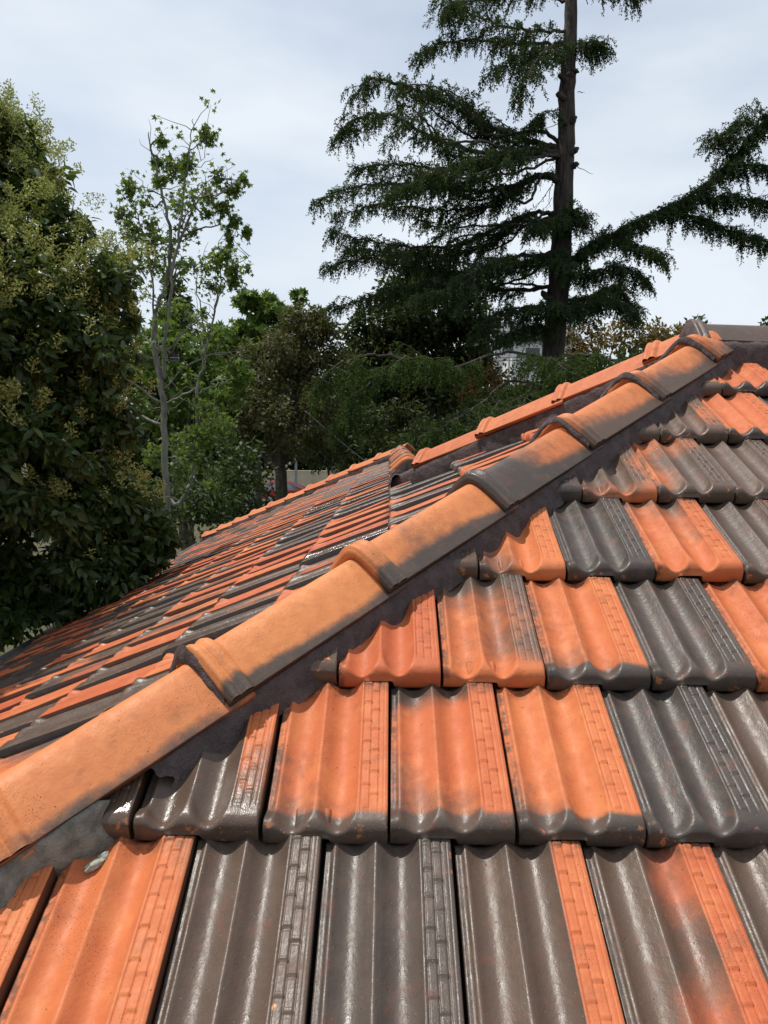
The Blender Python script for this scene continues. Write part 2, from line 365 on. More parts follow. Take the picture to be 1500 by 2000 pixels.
def make_tile(name, du, dv, warp=0, bricks=True):
    us = np.unique(np.concatenate([np.arange(0, 0.148, du), np.linspace(0.148, 0.1990, max(4, int(0.0525/(du*0.42)) if bricks else 4))]))
    vs = np.unique(np.concatenate([np.linspace(0, 0.03, max(4, int(0.03/(dv*0.8)))), np.arange(0.03+dv, LEN, dv), [LEN]]))
    nu, nv = len(us), len(vs)
    U, V, Z = tile_grid(us, vs, warp, bricks)
    top = np.stack([U, V, Z], -1).reshape(-1, 3)
    idx = np.arange(nu*nv).reshape(nv, nu)
    q = np.stack([idx[:-1, :-1], idx[:-1, 1:], idx[1:, 1:], idx[1:, :-1]], -1).reshape(-1, 4)
    # nose face with the notch that straddles the joint below
    un = us/W
    notch = 0.019*(sstep(0.215, 0.245, un)-sstep(0.505, 0.535, un))
    rows = [idx[0]]; verts = [top]; nb = len(top)
    ztop = Z[0]
    for k in (0.35, 0.75, 1.0):
        zz = ztop*(1-k) + notch*k; yy = np.full(nu, -0.0012*math.sin(k*math.pi))
        verts.append(np.stack([us, yy, zz], -1)); rows.append(np.arange(nb, nb+nu)); nb += nu
    # underside of nose, going back
    verts.append(np.stack([us, np.full(nu, 0.05), notch+0.002], -1)); rows.append(np.arange(nb, nb+nu)); nb += nu
    fq = [q]
    for a, b in zip(rows[:-1], rows[1:]):
        fq.append(np.stack([a[1:], a[:-1], b[:-1], b[1:]], -1))
    # side skirts
    for side, i in ((0, 0), (1, nu-1)):
        colv = idx[:, i]; bot = np.stack([np.full(nv, us[i]), vs, np.minimum(Z[:, i]-0.014, Z[:, i]*0)], -1)
        bot[:, 2] = np.where(vs < 0.05, 0.0, Z[:, i]-0.030)
        verts.append(bot); bi = np.arange(nb, nb+nv); nb += nv
        f = np.stack([colv[:-1], colv[1:], bi[1:], bi[:-1]], -1) if side == 0 else np.stack([colv[1:], colv[:-1], bi[:-1], bi[1:]], -1)
        fq.append(f)
    return np.concatenate(verts), np.concatenate(fq)
def tile_mesh(name, du, dv, warp=0, bricks=True):
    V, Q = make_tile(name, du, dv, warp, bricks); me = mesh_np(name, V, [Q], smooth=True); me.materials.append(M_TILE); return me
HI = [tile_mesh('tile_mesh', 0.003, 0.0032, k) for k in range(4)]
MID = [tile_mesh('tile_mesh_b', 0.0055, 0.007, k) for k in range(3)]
TOP = dict(tone=0.3, dark=-1.2, gx=0.0, gy=0.0, ribd=0.0, nosed=0.0, topd=0.0, hue=0.5, gloss=0.0)
def props(o, d):
    for k, v in {**TOP, **d}.items(): o[k] = float(v)
def frame(o, org, rt, up, n, jit=0.0):
    m = Matrix(((rt.x, up.x, n.x, org.x), (rt.y, up.y, n.y, org.y), (rt.z, up.z, n.z, org.z), (0, 0, 0, 1)))
    if jit:
        m = m @ Matrix.Translation((random.gauss(0, jit*0.6), random.gauss(0, jit*1.3), random.gauss(0, jit*0.5))) @ Matrix.Rotation(random.gauss(0, jit*2.2), 4, 'Z') @ Matrix.Rotation(random.gauss(0, jit*2.2), 4, 'Y')
    o.matrix_basis = m; return m
def cut(me, mat, planes):
    """copy of a tile mesh trimmed by world planes (point, normal): keeps the side the normal points away from"""
    bm = bmesh.new(); bm.from_mesh(me); inv = mat.inverted(); inv3 = inv.to_3x3()
    for p, n in planes:
        pl = inv @ p; nl = (mat.to_3x3().transposed() @ n).normalized()
        bmesh.ops.bisect_plane(bm, geom=bm.verts[:]+bm.edges[:]+bm.faces[:], plane_co=pl, plane_no=nl, clear_outer=True)
    out = bpy.data.meshes.new('cut_tile'); bm.to_mesh(out); n = len(bm.faces); bm.free()
    for m in me.materials: out.materials.append(m)
    return out if n else None
hipN = Vector((-KH, 1, 0)).normalized()          # away from the front slope
farNJ = Vector((KJ, 1, 0)).normalized()
farN = Vector((KH, 1, 0)).normalized()           # away from the side slope, past the far hip

ORG = lambda **k: dict(dark=-1.0, **k)
DRK = lambda **k: dict(dark=1.0, **k)
SPEC = {  # (course, left edge in tile widths): burn pattern read off the photograph
 (0,-3.5): ORG(tone=.15), (0,-2.5): dict(dark=-.75, gx=.25, gy=.3, ribd=.28, tone=.35), (0,-1.5): DRK(hue=.8), (0,-.5): DRK(hue=.35),
 (0,.5): DRK(hue=.9, ribd=-1.45, gy=-.5, tone=.5), (0,1.5): dict(dark=.28, gx=-1.3, gy=.35, hue=1.0, ribd=-.5, tone=.75), (0,2.5): DRK(hue=1.0),
 (1,-3): DRK(hue=1.0, gloss=.28), (1,-2): dict(dark=.75, hue=.7, ribd=-1.05, gy=-1.0, nosed=.9, gloss=.1, tone=.35),
 (1,-1): dict(dark=-.42, gx=-.9, gy=-.35, nosed=1.3, tone=.5, hue=.6), (1,0): dict(dark=-.42, gx=-.7, gy=-.4, topd=1.0, ribd=-.4, nosed=1.3, tone=.55),
 (1,1): dict(dark=-.55, gx=-.75, gy=-.95, nosed=1.4, tone=.3, hue=.3), (1,2): DRK(hue=.1), (1,3): DRK(hue=.9),
 (2,-1.5): DRK(hue=1.0, gloss=.3), (2,-.5): ORG(tone=.72, gloss=.04), (2,.5): dict(dark=.05, gx=.55, gy=1.1, hue=.8, tone=.35, nosed=-.3),
 (2,1.5): dict(dark=-.5, gx=-.9, gy=-.7, nosed=1.3, tone=.35, hue=.2), (2,2.5): DRK(hue=.25), (2,3.5): ORG(tone=.5), (2,4.5): DRK(hue=.5),
 (3,0): dict(dark=.45, hue=1.0, tone=.9, gloss=.15), (3,1): dict(dark=-.5, gx=-.9, gy=-.45, tone=.2, hue=.8), (3,2): DRK(hue=.05),
 (3,3): dict(dark=-.28, gx=.35, gy=.65, ribd=-.4, tone=.5, hue=.7), (3,4): dict(dark=.55, gx=-.8, tone=.7, hue=.6),
 (4,1.5): DRK(hue=.1, gloss=.2), (4,2.5): dict(dark=.5, gx=-.7, gy=.9, hue=1.0, tone=.3), (4,3.5): dict(dark=.25, gx=.9, gy=-.5, hue=.8, nosed=.6, tone=.3),
 (4,4.5): DRK(hue=.9), (4,5.5): DRK(hue=.6), (5,3): DRK(hue=.8), (5,4): dict(dark=.55, hue=1.0, ribd=-.35, nosed=.5), (5,5): dict(dark=-.75, nosed=1.6, tone=.5),
 (6,4.5): dict(dark=-.3, hue=1.0, nosed=1.4, tone=.4), (6,5.5): dict(dark=-.8, nosed=1.6, tone=.6), (7,5): ORG(tone=.6), (7,6): ORG(tone=.6), (7,7): ORG(tone=.5)}
def rand_burn(red=0.5, more=0.0):
    r = random.random() + more
    if r < 0.50: d = dict(dark=random.uniform(-1.2, -.5), gx=random.gauss(0, .4), gy=random.gauss(0, .5), nosed=random.choice((0, 0, .9)))
    elif r < 0.68: d = dict(dark=random.uniform(-.4, .4), gx=random.gauss(0, .7), gy=random.gauss(0, .8), nosed=random.choice((0, .9)))
    else: d = dict(dark=random.uniform(.6, 1.2), hue=random.random())
    d['tone'] = min(1, max(0, random.gauss(red, .25))); d['hue'] = d.get('hue', random.random()); d['gloss'] = max(0, random.gauss(.02, .08)); return d

# front slope
ridge_t = (PY/math.cos(sA))
for k in range(-4, 9):
    off = 0.5 if k % 2 == 0 else 0.0
    vpos = T0 + GA*k
    for ii in range(-18, 22):
        i = ii + off
        org = OA + rtA*(X0 + i*W) + upA*vpos + Vector((0, 0, 0))
        ctr = org + rtA*W/2
        if org.x > 3.4 or (k < 0 and (org.x > 1.6)) or org.x < -2.6: continue
        corners = [org, org+rtA*W, org+upA*LEN, org+rtA*W+upA*LEN]
        ho = [(c-P0).dot(hipN) for c in corners]
        if min(ho) > -0.02: continue
        if org.y > PY-0.02: continue
        key = (k, i); d = SPEC.get(key) or rand_burn(.5)
        me = HI[(ii*3+k*5) % 4] if org.x < 2.2 and k > -2 else MID[ii % 3]
        o = bpy.data.objects.new('tile', me); col.objects.link(o)
        m = frame(o, org, rtA, upA, nA, 0.0011)
        pl = []
        if max(ho) > 0.0: pl.append((P0 - hipN*0.015, hipN))
        if max(c.y for c in corners) > PY: pl.append((Vector((0, PY-0.01, 0)), Vector((0, 1, 0))))
        if pl:
            me2 = cut(me, m, pl)
            if me2 is None: bpy.data.objects.remove(o); continue
            o.data = me2
        par(o, slopeA); props(o, d); o['seed'] = random.uniform(0, 60)

# side slope: nearest tiles are pieces, the rest one field
GB = 0.2915; VB0 = 0.012
cand = []
nB_ = int((XE-VB0)/GB)-1
for k in range(-16, 5):
    x = VB0 + GB*k
    if x < XE-0.1: continue
    for j in range(-4, 90):
        y = 0.3 + (j + (0.5 if k % 2 else 0.0))*W
        org = Vector((x, y+W/2, zB(x)))
        corners = [org, org+rtB*W, org+upB*LEN, org+rtB*W+upB*LEN]
        hn = [(c-P0).dot(hipN) for c in corners]; hf = [(c-P0).dot(farN) for c in corners]; hj = [(c-J0).dot(farNJ) for c in corners]
        if max(hn) < 0.02: continue
        if x > XR-0.05 and min(hf) > -0.02: continue
        if x <= XR-0.05 and min(hj) > -0.02: continue
        if x <= XR and org.y > KY: continue
        # what the lens sees
        c = org + upB*0.16; dpt = c.dot(fwd)
        if dpt < 0.3: continue
        px = 750+F_PX*c.dot(RT)/dpt; py = 1000-F_PX*c.dot(UP)/dpt
        inview = -60 < px < 1560 and py < 2100
        pl = []
        if min(hn) < 0: pl.append((P0 + hipN*0.015, -hipN))
        if x > XR-0.3 and max(hf) > 0 and org.y < QY+0.4: pl.append((P0 - farN*0.015, farN))
        if x <= XR and max(hj) > 0: pl.append((J0 - farNJ*0.015, farNJ))
        if x > XR-0.4 and org.y > QY-0.2: pl.append((Vector((XR-0.01, 0, 0)), Vector((1, 0, 0))))
        if not inview and not (-900 < px < 1560): continue
        vis = (1.0/dpt) if inview else 0.0
        cand.append((vis, k, j, org, pl))
cand.sort(key=lambda c: -c[0])
n_ind = 0; fV = []; fQ = []; fA = {a: [] for a in list(TOP)+['seed']}; fU = []; fVv = []; nb = 0
VL, QL = make_tile('far', 0.0135, 0.03, 0, False)
def add_field(V, polys_np, d, M):
    global nb
    Vw = (np.array(M.to_3x3()) @ V.T).T + np.array(M.translation)
    fV.append(Vw); fQ.append(polys_np + nb); nb += len(V); fU.append(V[:, 0]); fVv.append(V[:, 1])
    for a in fA: fA[a].append(np.full(len(V), d.get(a, TOP.get(a, 0.0))))
tmpL = mesh_np('tmp', VL, [QL])
for vis, k, j, org, pl in cand:
    d = rand_burn(.62, .05); d['dark'] = d['dark'] + .06; d['hue'] = .45+.55*d['hue']
    if n_ind < 190 and vis > 0:
        me = MID[(j+k) % 3]; o = bpy.data.objects.new('tile', me); col.objects.link(o)
        m = frame(o, org, rtB, upB, nB, 0.0018)
        if pl:
            me2 = cut(me, m, pl)
            if me2 is None: bpy.data.objects.remove(o); continue
            o.data = me2
        par(o, slopeB); props(o, d); o['seed'] = random.uniform(0, 60); n_ind += 1
    else:
        m = Matrix(((rtB.x, upB.x, nB.x, org.x), (rtB.y, upB.y, nB.y, org.y), (rtB.z, upB.z, nB.z, org.z), (0, 0, 0, 1)))
        m = m @ Matrix.Translation((random.gauss(0, .0015), random.gauss(0, .003), random.gauss(0, .001))) @ Matrix.Rotation(random.gauss(0, .005), 4, 'Z')
        d['seed'] = random.uniform(0, 60)
        if pl:
            me2 = cut(tmpL, m, pl)
            if me2 is None: continue
            me2.calc_loop_triangles(); nV = len(me2.vertices)
            Vc = np.empty(nV*3, np.float32); me2.vertices.foreach_get('co', Vc); T = np.empty(len(me2.loop_triangles)*3, np.int32); me2.loop_triangles.foreach_get('vertices', T)
            T = T.reshape(-1, 3); add_field(Vc.reshape(-1, 3), np.concatenate([T, T[:, :1]], 1)[:, :3], d, m); bpy.data.meshes.remove(me2)
        else: add_field(VL, QL, d, m)
fl = mesh_np('tile_field', np.concatenate(fV), fQ, smooth=True)
for a in fA: fattr(fl, a, np.concatenate(fA[a]), 'POINT')
fattr(fl, 'tu', np.concatenate(fU), 'POINT'); fattr(fl, 'tv', np.concatenate(fVv), 'POINT')
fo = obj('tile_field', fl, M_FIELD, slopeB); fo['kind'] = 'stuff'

# ------------------------------------------------------------------ ridge and hip caps
CW, CR, CTH = 0.100, 0.073, 0.014
def cap_mesh(name, length=0.475, nx=70, ny=44):
    ys = np.linspace(-1, 1, ny)*CW
    r = 0.030; k = math.sqrt(CW*CW+r*r)-r
    prof = CR*(1-(np.sqrt(ys**2+r*r)-r)/k)
    dp = np.gradient(prof, ys); nrm = np.stack([-dp, np.ones_like(dp)], -1); nrm /= np.linalg.norm(nrm, axis=1)[:, None]
    xs = np.unique(np.concatenate([np.linspace(0, 0.075, 34), np.linspace(0.075, length, nx-34)]))
    def lift(x):   # raised collar with two beads at the lower end
        c = 0.013*sstep(0.060, 0.046, x)
        c = c + 0.0045*np.exp(-((x-0.012)/0.008)**2) + 0.0030*np.exp(-((x-0.038)/0.006)**2) - 0.003*np.exp(-((x-0.0245)/0.003)**2)
        return c - 0.007*sstep(0.008, 0.0, x)
    V = []; F = []; n = len(xs); m = ny
    for x in xs:
        e = lift(x); V.append(np.stack([np.full(m, x), ys+nrm[:, 0]*e, prof+nrm[:, 1]*e], -1))
    for x in xs[[0, 5, -1]]:
        V.append(np.stack([np.full(m, x), ys-nrm[:, 0]*CTH*0.6, prof-nrm[:, 1]*CTH], -1))
    V = np.concatenate(V); I = np.arange(n*m).reshape(n, m); J = np.arange(n*m, n*m+3*m).reshape(3, m)
    q = lambda A: np.stack([A[:-1, :-1], A[1:, :-1], A[1:, 1:], A[:-1, 1:]], -1).reshape(-1, 4)
    F = [q(I), q(J)[:, ::-1]]
    F.append(np.stack([I[0, :-1], I[0, 1:], J[0, 1:], J[0, :-1]], -1)); F.append(np.stack([I[-1, 1:], I[-1, :-1], J[2, :-1], J[2, 1:]], -1))
    for s_, c in ((1, 0), (-1, m-1)):
        a = I[[0, n-1], c]; b = J[[0, 2], c]
        F.append(np.array([[a[0], b[0], b[1], a[1]][::s_]]))
        # close the long edges
    me = mesh_np(name, V, F, smooth=True); me.materials.append(M_CAP); return me
CAPM = cap_mesh('cap_mesh'); CAPS = cap_mesh('short_cap_mesh', 0.165, 50)
def axes(d):
    d = d.normalized(); side = Vector((0, 0, 1)).cross(d).normalized(); return d, side, d.cross(side)
def put_cap(org, d, e, burn, jit=0.0, name='hip_cap', tilt=0.030, label=None, me=None, shift=0.0):
    x, y, z = axes(d)
    o = bpy.data.objects.new(name, me or CAPM); col.objects.link(o); p = org + z*e + y*shift
    m = Matrix(((x.x, y.x, z.x, p.x), (x.y, y.y, z.y, p.y), (x.z, y.z, z.z, p.z), (0, 0, 0, 1))) @ Matrix.Rotation(tilt, 4, 'Y')
    if jit: m = m @ Matrix.Translation((random.gauss(0, jit), random.gauss(0, jit), random.gauss(0, jit*.6))) @ Matrix.Rotation(random.gauss(0, jit*2.5), 4, 'Z') @ Matrix.Rotation(random.gauss(0, jit*4), 4, 'X')
    o.matrix_basis = m; par(o, house); props(o, burn); o['seed'] = random.uniform(0, 60)
    if label: o['label'] = label
    return o
EC = 0.034
SP = 0.287*Vector((1, KH, TB)).length
# hip beside the lens; collar positions measured along plan x
c0 = -0.352; HS = -0.014
burns = {-3: ORG(tone=.2), -2: ORG(tone=.2), -1: dict(dark=-1.05, nosed=1.3, tone=.28), 0: dict(dark=-1.05, nosed=1.7, tone=.08),
         1: dict(dark=-.72, gy=-.65, gx=-.3, nosed=1.3, tone=.25, hue=.3), 2: dict(dark=-.05, gy=-1.5, gx=-.4, nosed=1.0, tone=.5, hue=.2),
         3: dict(dark=-.55, gx=-1.9, gy=-.3, nosed=.6, tone=.4, hue=1.0), 4: dict(dark=-.42, gx=-1.8, gy=-.2, nosed=.5, tone=.4, hue=.9), 5: dict(dark=-.6, gx=-1.5, tone=.5, hue=.8)}
for k in range(-6, 6):
    x = c0 + 0.2872*k
    if x > PX-0.10: break
    p = Vector((x, hipY(x), zH(x)))
    put_cap(p, hipdir, EC, burns.get(k, ORG(tone=.3)), 0.0015, shift=HS, me=CAPS if k == 5 else None)
# far hip, P to Q
k = 0
x = PX - 0.14
while x > XR-0.12:
    p = Vector((x, PY+(PX-x)*KH, zF(x)))
    put_cap(p, fardir, 0.060, dict(dark=random.uniform(-1.0, -.6), nosed=-.2, gx=.9, tone=random.uniform(.55, .9), hue=.9), 0.003, me=CAPS if x > PX-.2 else None); x -= 0.2872
# low ridge running away, Q to J
y = QY - 0.03; i = 0
while y < JY:
    put_cap(Vector((XR, y, zB(XR))), Vector((0, 1, 0)), 0.050, dict(dark=-1.0 if i % 3 else .5, tone=.4, hue=.6), 0.004, 'ridge_cap'); y += 0.42; i += 1
# far hip, J to the corner over the gutter
x = XR - 0.22; i = 0
while x > XE-0.05:
    p = Vector((x, JY+(XR-x)*KJ, zB(x))); put_cap(p, fardirJ, 0.055, dict(dark=random.uniform(-1.3, -.5), tone=random.uniform(.2, .7), hue=.6), 0.004); x -= 0.2872; i += 1
# main ridge of dark caps running from the peak
y0 = PY
for i in range(13):
    put_cap(Vector((PX-0.085+0.43*i, PY, PZ)), Vector((1, 0, 0)), 0.052, DRK(hue=.55, gloss=-.05), 0.002, 'ridge_cap', 0.022, 'charcoal cap on the main ridge' if i == 0 else None)

# ------------------------------------------------------------------ mortar bedding
def nz1(s, seed, f):
    return math.sin(s*f+seed*1.7)*.5 + math.sin(s*f*2.3+seed*4.1)*.3 + math.sin(s*f*5.1+seed*2.2)*.2
def bedding(name, p0, d, length, e, half, drop, side, seed, mat, bulge=0.010, step=0.006, nlev=9, ragged=0.012, lift=0.0, scal=0.0, endj=0.0, flare=0.0):
    """a pointed mortar strip under one edge of a row of caps: starts inside the cap, falls to the tiles"""
    x, y, z = axes(d); n = int(length/step); V = []; up = Vector((0, 0, 1))
    for i in range(n+1):
        s = i*step
        for j in range(nlev):
            t = j/(nlev-1)
            o = half - 0.030 + 0.030*min(1, t*5) + flare*max(0, t-.1) + bulge*math.sin(min(1, t*1.15)*math.pi*.75) + ragged*t*nz1(s, seed, 17) + scal*t*(abs(math.sin(s*20+seed+1.1*math.sin(s*9)+.25*math.sin(s*37)))**.6-.6) + 0.0025*nz1(s+t*.07, seed+3, 70)
            zz = e + lift - 0.004*(1-min(1, t*5)) - drop*max(0, t-.12)
            V.append(p0 + x*(s + endj*(nz1(t, seed+9, 3.2)+.25*nz1(t, seed+2, 9))*max(0, 1-min(s, length-s)/.09)) + y*(side*o) + z*zz)
    V = np.array([tuple(v) for v in V]); I = np.arange((n+1)*nlev).reshape(n+1, nlev)
    q = np.stack([I[:-1, :-1], I[1:, :-1], I[1:, 1:], I[:-1, 1:]], -1).reshape(-1, 4)
    if side > 0: q = q[:, ::-1]
    me = mesh_np(name, V, [q], smooth=True); o = obj(name, me, mat, house); return o
xs = -2.6; Lh = (PX-xs)*Vector((1, KH, TA*KH)).length
ph = Vector((xs, hipY(xs), zH(xs)))
xg = -0.46                                         # above this the pointing is painted, below it was left open
pg = Vector((xg, hipY(xg), zH(xg))); Lg = (PX-0.03-xg)*Vector((1, KH, TA*KH)).length
bedding('mortar_bedding', pg, hipdir, Lg, EC, CW-0.020-HS, 0.090, -1, 1.0, M_MORT, bulge=0.009, ragged=0.008, step=0.003, nlev=16, scal=0.009, endj=0.03, flare=0.030)['label'] = 'painted dark mortar pointing under the hip caps'
bedding('mortar_bedding', ph, hipdir, Lh-0.05, EC, CW-0.006, 0.080, 1, 5.0, M_MORT, step=0.02)
L1 = (PX-XR)*Vector((1, KH, TF)).length
bedding('mortar_bedding', Q0-fardir*0.05, fardir, L1+0.02, 0.060, CW-0.004, 0.13, 1, 9.0, M_MORT, bulge=.004, step=0.012, ragged=.006)
bedding('mortar_bedding', Q0-fardir*0.05, fardir, L1, 0.060, CW-0.004, 0.14, -1, 9.5, M_MORT, step=0.03)
bedding('mortar_bedding', Vector((XR, QY-.1, zB(XR))), Vector((0, 1, 0)), JY-QY+.1, 0.062, CW-.004, 0.13, 1, 3.5, M_MORT, step=0.02)
bedding('mortar_bedding', Vector((XR, QY-.1, zB(XR))), Vector((0, 1, 0)), JY-QY+.1, 0.062, CW-.004, 0.16, -1, 3.9, M_MORT, step=0.03)
L2 = (XR-XE)*Vector((1, KJ, TB)).length
bedding('mortar_bedding', K0, fardirJ, L2, 0.055, CW-.004, 0.12, 1, 2.5, M_MORT, step=0.02)
bedding('mortar_bedding', K0, fardirJ, L2, 0.055, CW-.004, 0.12, -1, 2.9, M_MORT, step=0.04)
bedding('mortar_bedding', Vector((PX-.07, PY, PZ)), Vector((1, 0, 0)), 5.6, 0.052, CW+.004, 0.140, -1, 7.5, M_MORT, bulge=.012, step=0.008, ragged=0.02)
bedding('mortar_bedding', Vector((PX-.07, PY, PZ)), Vector((1, 0, 0)), 5.6, 0.052, CW-.004, 0.140, 1, 7.9, M_MORT, step=0.03)
# mortar plugs closing the open ends of some caps
def plug(org, d, e, thick, grow, seed, mat, front=0.02):
    x, y, z = axes(d); r = 0.03; k = math.sqrt(CW*CW+r*r)-r
    n = 40; bm = []
    ys = [(-1+2*i/n)*(CW+grow) for i in range(n+1)]
    V = []; m = 7
    for j in range(m):
        t = j/(m-1)
        for i, yy in enumerate(ys):
            top = CR*(1-(math.sqrt(yy*yy+r*r)-r)/k) + 0.008
            bot = top - thick*(0.85+0.25*nz1(yy, seed, 45))
            zz = top*(1-t)+bot*t
            V.append(org + x*(0.004 - front*math.sin(t*math.pi*.6) + .002*nz1(yy+t, seed, 80)) + y*yy + z*(e+zz))
    V = np.array([tuple(v) for v in V]); I = np.arange(m*(n+1)).reshape(m, n+1)
    q = np.stack([I[:-1, :-1], I[1:, :-1], I[1:, 1:], I[:-1, 1:]], -1).reshape(-1, 4)
    return obj('mortar_plug', mesh_np('mortar_plug', V, [q], True), mat, house)
for k, th in ((0, 0.036), (3, .022), (4, .022), (5, .03)):
    x = c0 + 0.2872*k; plug(Vector((x, hipY(x), zH(x))), hipdir, EC+0.013, th, 0.004, k+.3, M_MORT, 0.012)
plug(Vector((XR, QY-.03, zB(XR))), Vector((0, 1, 0)), 0.055, 0.14, 0.004, 4.4, M_MORT, 0.012)
plug(Vector((PX-0.085, PY, PZ)), Vector((1, 0, 0)), 0.057, 0.07, 0.004, 9.3, M_MORT, 0.015)
# unpainted grey repair under the lowest cap in view, with its crumbs
gx0 = -0.69; pgx = Vector((gx0, hipY(gx0), zH(gx0)))
bedding('mortar_patch', pgx, hipdir, 0.235, EC, CW+0.010, 0.100, -1, 12.4, M_GREY, bulge=0.013, ragged=0.022, step=0.003, endj=0.035, nlev=22, scal=0.020)['label'] = 'smeared grey unpainted mortar under the lowest hip cap'
pgx2 = pgx - hipdir*0.16
bedding('old_bedding', pgx2, hipdir, 0.20, EC, CW-0.012, 0.095, -1, 15.4, M_STONE, bulge=0.012, ragged=0.012, step=0.005)
def lump(name, c, rx, ry, rz, rotz, mat, seed, parent=None, n=None):
    bm = bmesh.new(); bmesh.ops.create_icosphere(bm, subdivisions=3, radius=1.0); rs = random.Random(seed)
    ph_ = [rs.uniform(0, 6) for _ in range(6)]
    for v in bm.verts:
        p = v.co; k = 1 + .16*math.sin(p.x*3.1+ph_[0]) + .12*math.sin(p.y*5+ph_[1]) + .10*math.sin(p.z*6+ph_[2]+p.x*4) + .05*math.sin(p.x*13+ph_[3])
        v.co = Vector((p.x*rx, p.y*ry, p.z*rz))*k
    me = bpy.data.meshes.new(name); bm.to_mesh(me); bm.free()
    o = obj(name, me, mat, parent)
    nn = n or nA; e = nn.to_track_quat('Z', 'Y').to_matrix().to_4x4()
    o.matrix_basis = Matrix.Translation(c) @ e @ Matrix.Rotation(rotz, 4, 'Z'); return o
def onA(px, py, e):
    dd = fwd + RT*((px-750)/F_PX) + UP*((1000-py)/F_PX); return dd*((CA*math.cos(sA)+e)/dd.dot(nA))
tag(lump('mortar_crumb', onA(184, 1690, .006), .0185, .0065, .006, R(38), M_CRUMB, 3), 'long crumb of pale dried mortar lying on the orange tile', 'mortar crumb')
tag(lump('mortar_crumb', onA(203, 1673, .006), .0105, .0060, .006, R(35), M_CRUMB, 8), 'small round crumb of pale mortar beside the dark glossy cut tile', 'mortar crumb')
lump('broken_clay', onA(8, 1706, .045), .017, .014, .014, .3, M_RED, 5, house)

# ------------------------------------------------------------------ gutter, fascia, walls
gy0, gy1 = -2.0, KY+0.1
gprof = [(0, 0), (0, -.10), (-.10, -.10), (-.115, -.01), (-.125, 0), (-.119, .004), (-.108, -.010), (-.095, -.093), (-.006, -.093), (-.006, 0)]
gt = MB(); gt.prism(gprof, Vector((XE-0.005, gy0, ZE-0.01)), Vector((0, 1, 0)), Vector((1, 0, 0)), Vector((0, 0, 1)), gy1-gy0)
gt.build('gutter', M_STEEL, house)
fa = MB(); fa.box(XE+.002, XE+.03, gy0, gy1, ZE-.20, ZE-.035); fa.build('fascia', M_STEEL, house)
wl = MB(); wl.box(XE+.45, 3.9, 0.2, KY-.6, GZ, ZE-.25); wl.box(3.9, 6.6, 0.2, 6.2, GZ, ZE-.25); wl.build('wall', M_BRICKW, house)
sf = MB(); sf.box(XE+.03, XE+.45, gy0, KY-.3, ZE-.24, ZE-.205); sf.build('soffit', M_WHITE, house)

# ------------------------------------------------------------------ ground
gd = MB(); gd.poly([(-1500, -400, GZ), (1500, -400, GZ), (1500, 2600, GZ), (-1500, 2600, GZ)])
tag(gd.build('ground', M_GROUND), kind='structure')
rd = MB(); rd.poly([(-120, 50.0, GZ+.004), (120, 50.0, GZ+.004), (120, 57.5, GZ+.004), (-120, 57.5, GZ+.004)]); tag(rd.build('road', M_ROAD), kind='structure')
kb = MB(); kb.box(-120, 120, 57.5, 57.7, GZ, GZ+.12); tag(kb.build('kerb', M_RENDER), kind='structure')
hv = []; nh = 60
for i in range(nh+1):
    x = -900+1800*i/nh; hgt = 52+22*math.sin(i*.23+1.0)+7*math.sin(i*.9)
    hv.append((x, 900, GZ-2)); hv.append((x, 1000, GZ+hgt)); hv.append((x, 1300, GZ+hgt*.7))
hf = []
for i in range(nh):
    for j in (0, 1): hf.append((3*i+j, 3*i+3+j, 3*i+4+j, 3*i+1+j))
hm = bpy.data.meshes.new('hill'); hm.from_pydata(hv, [], hf); ho_ = obj('hill', hm, M_HILL); tag(ho_, kind='structure')

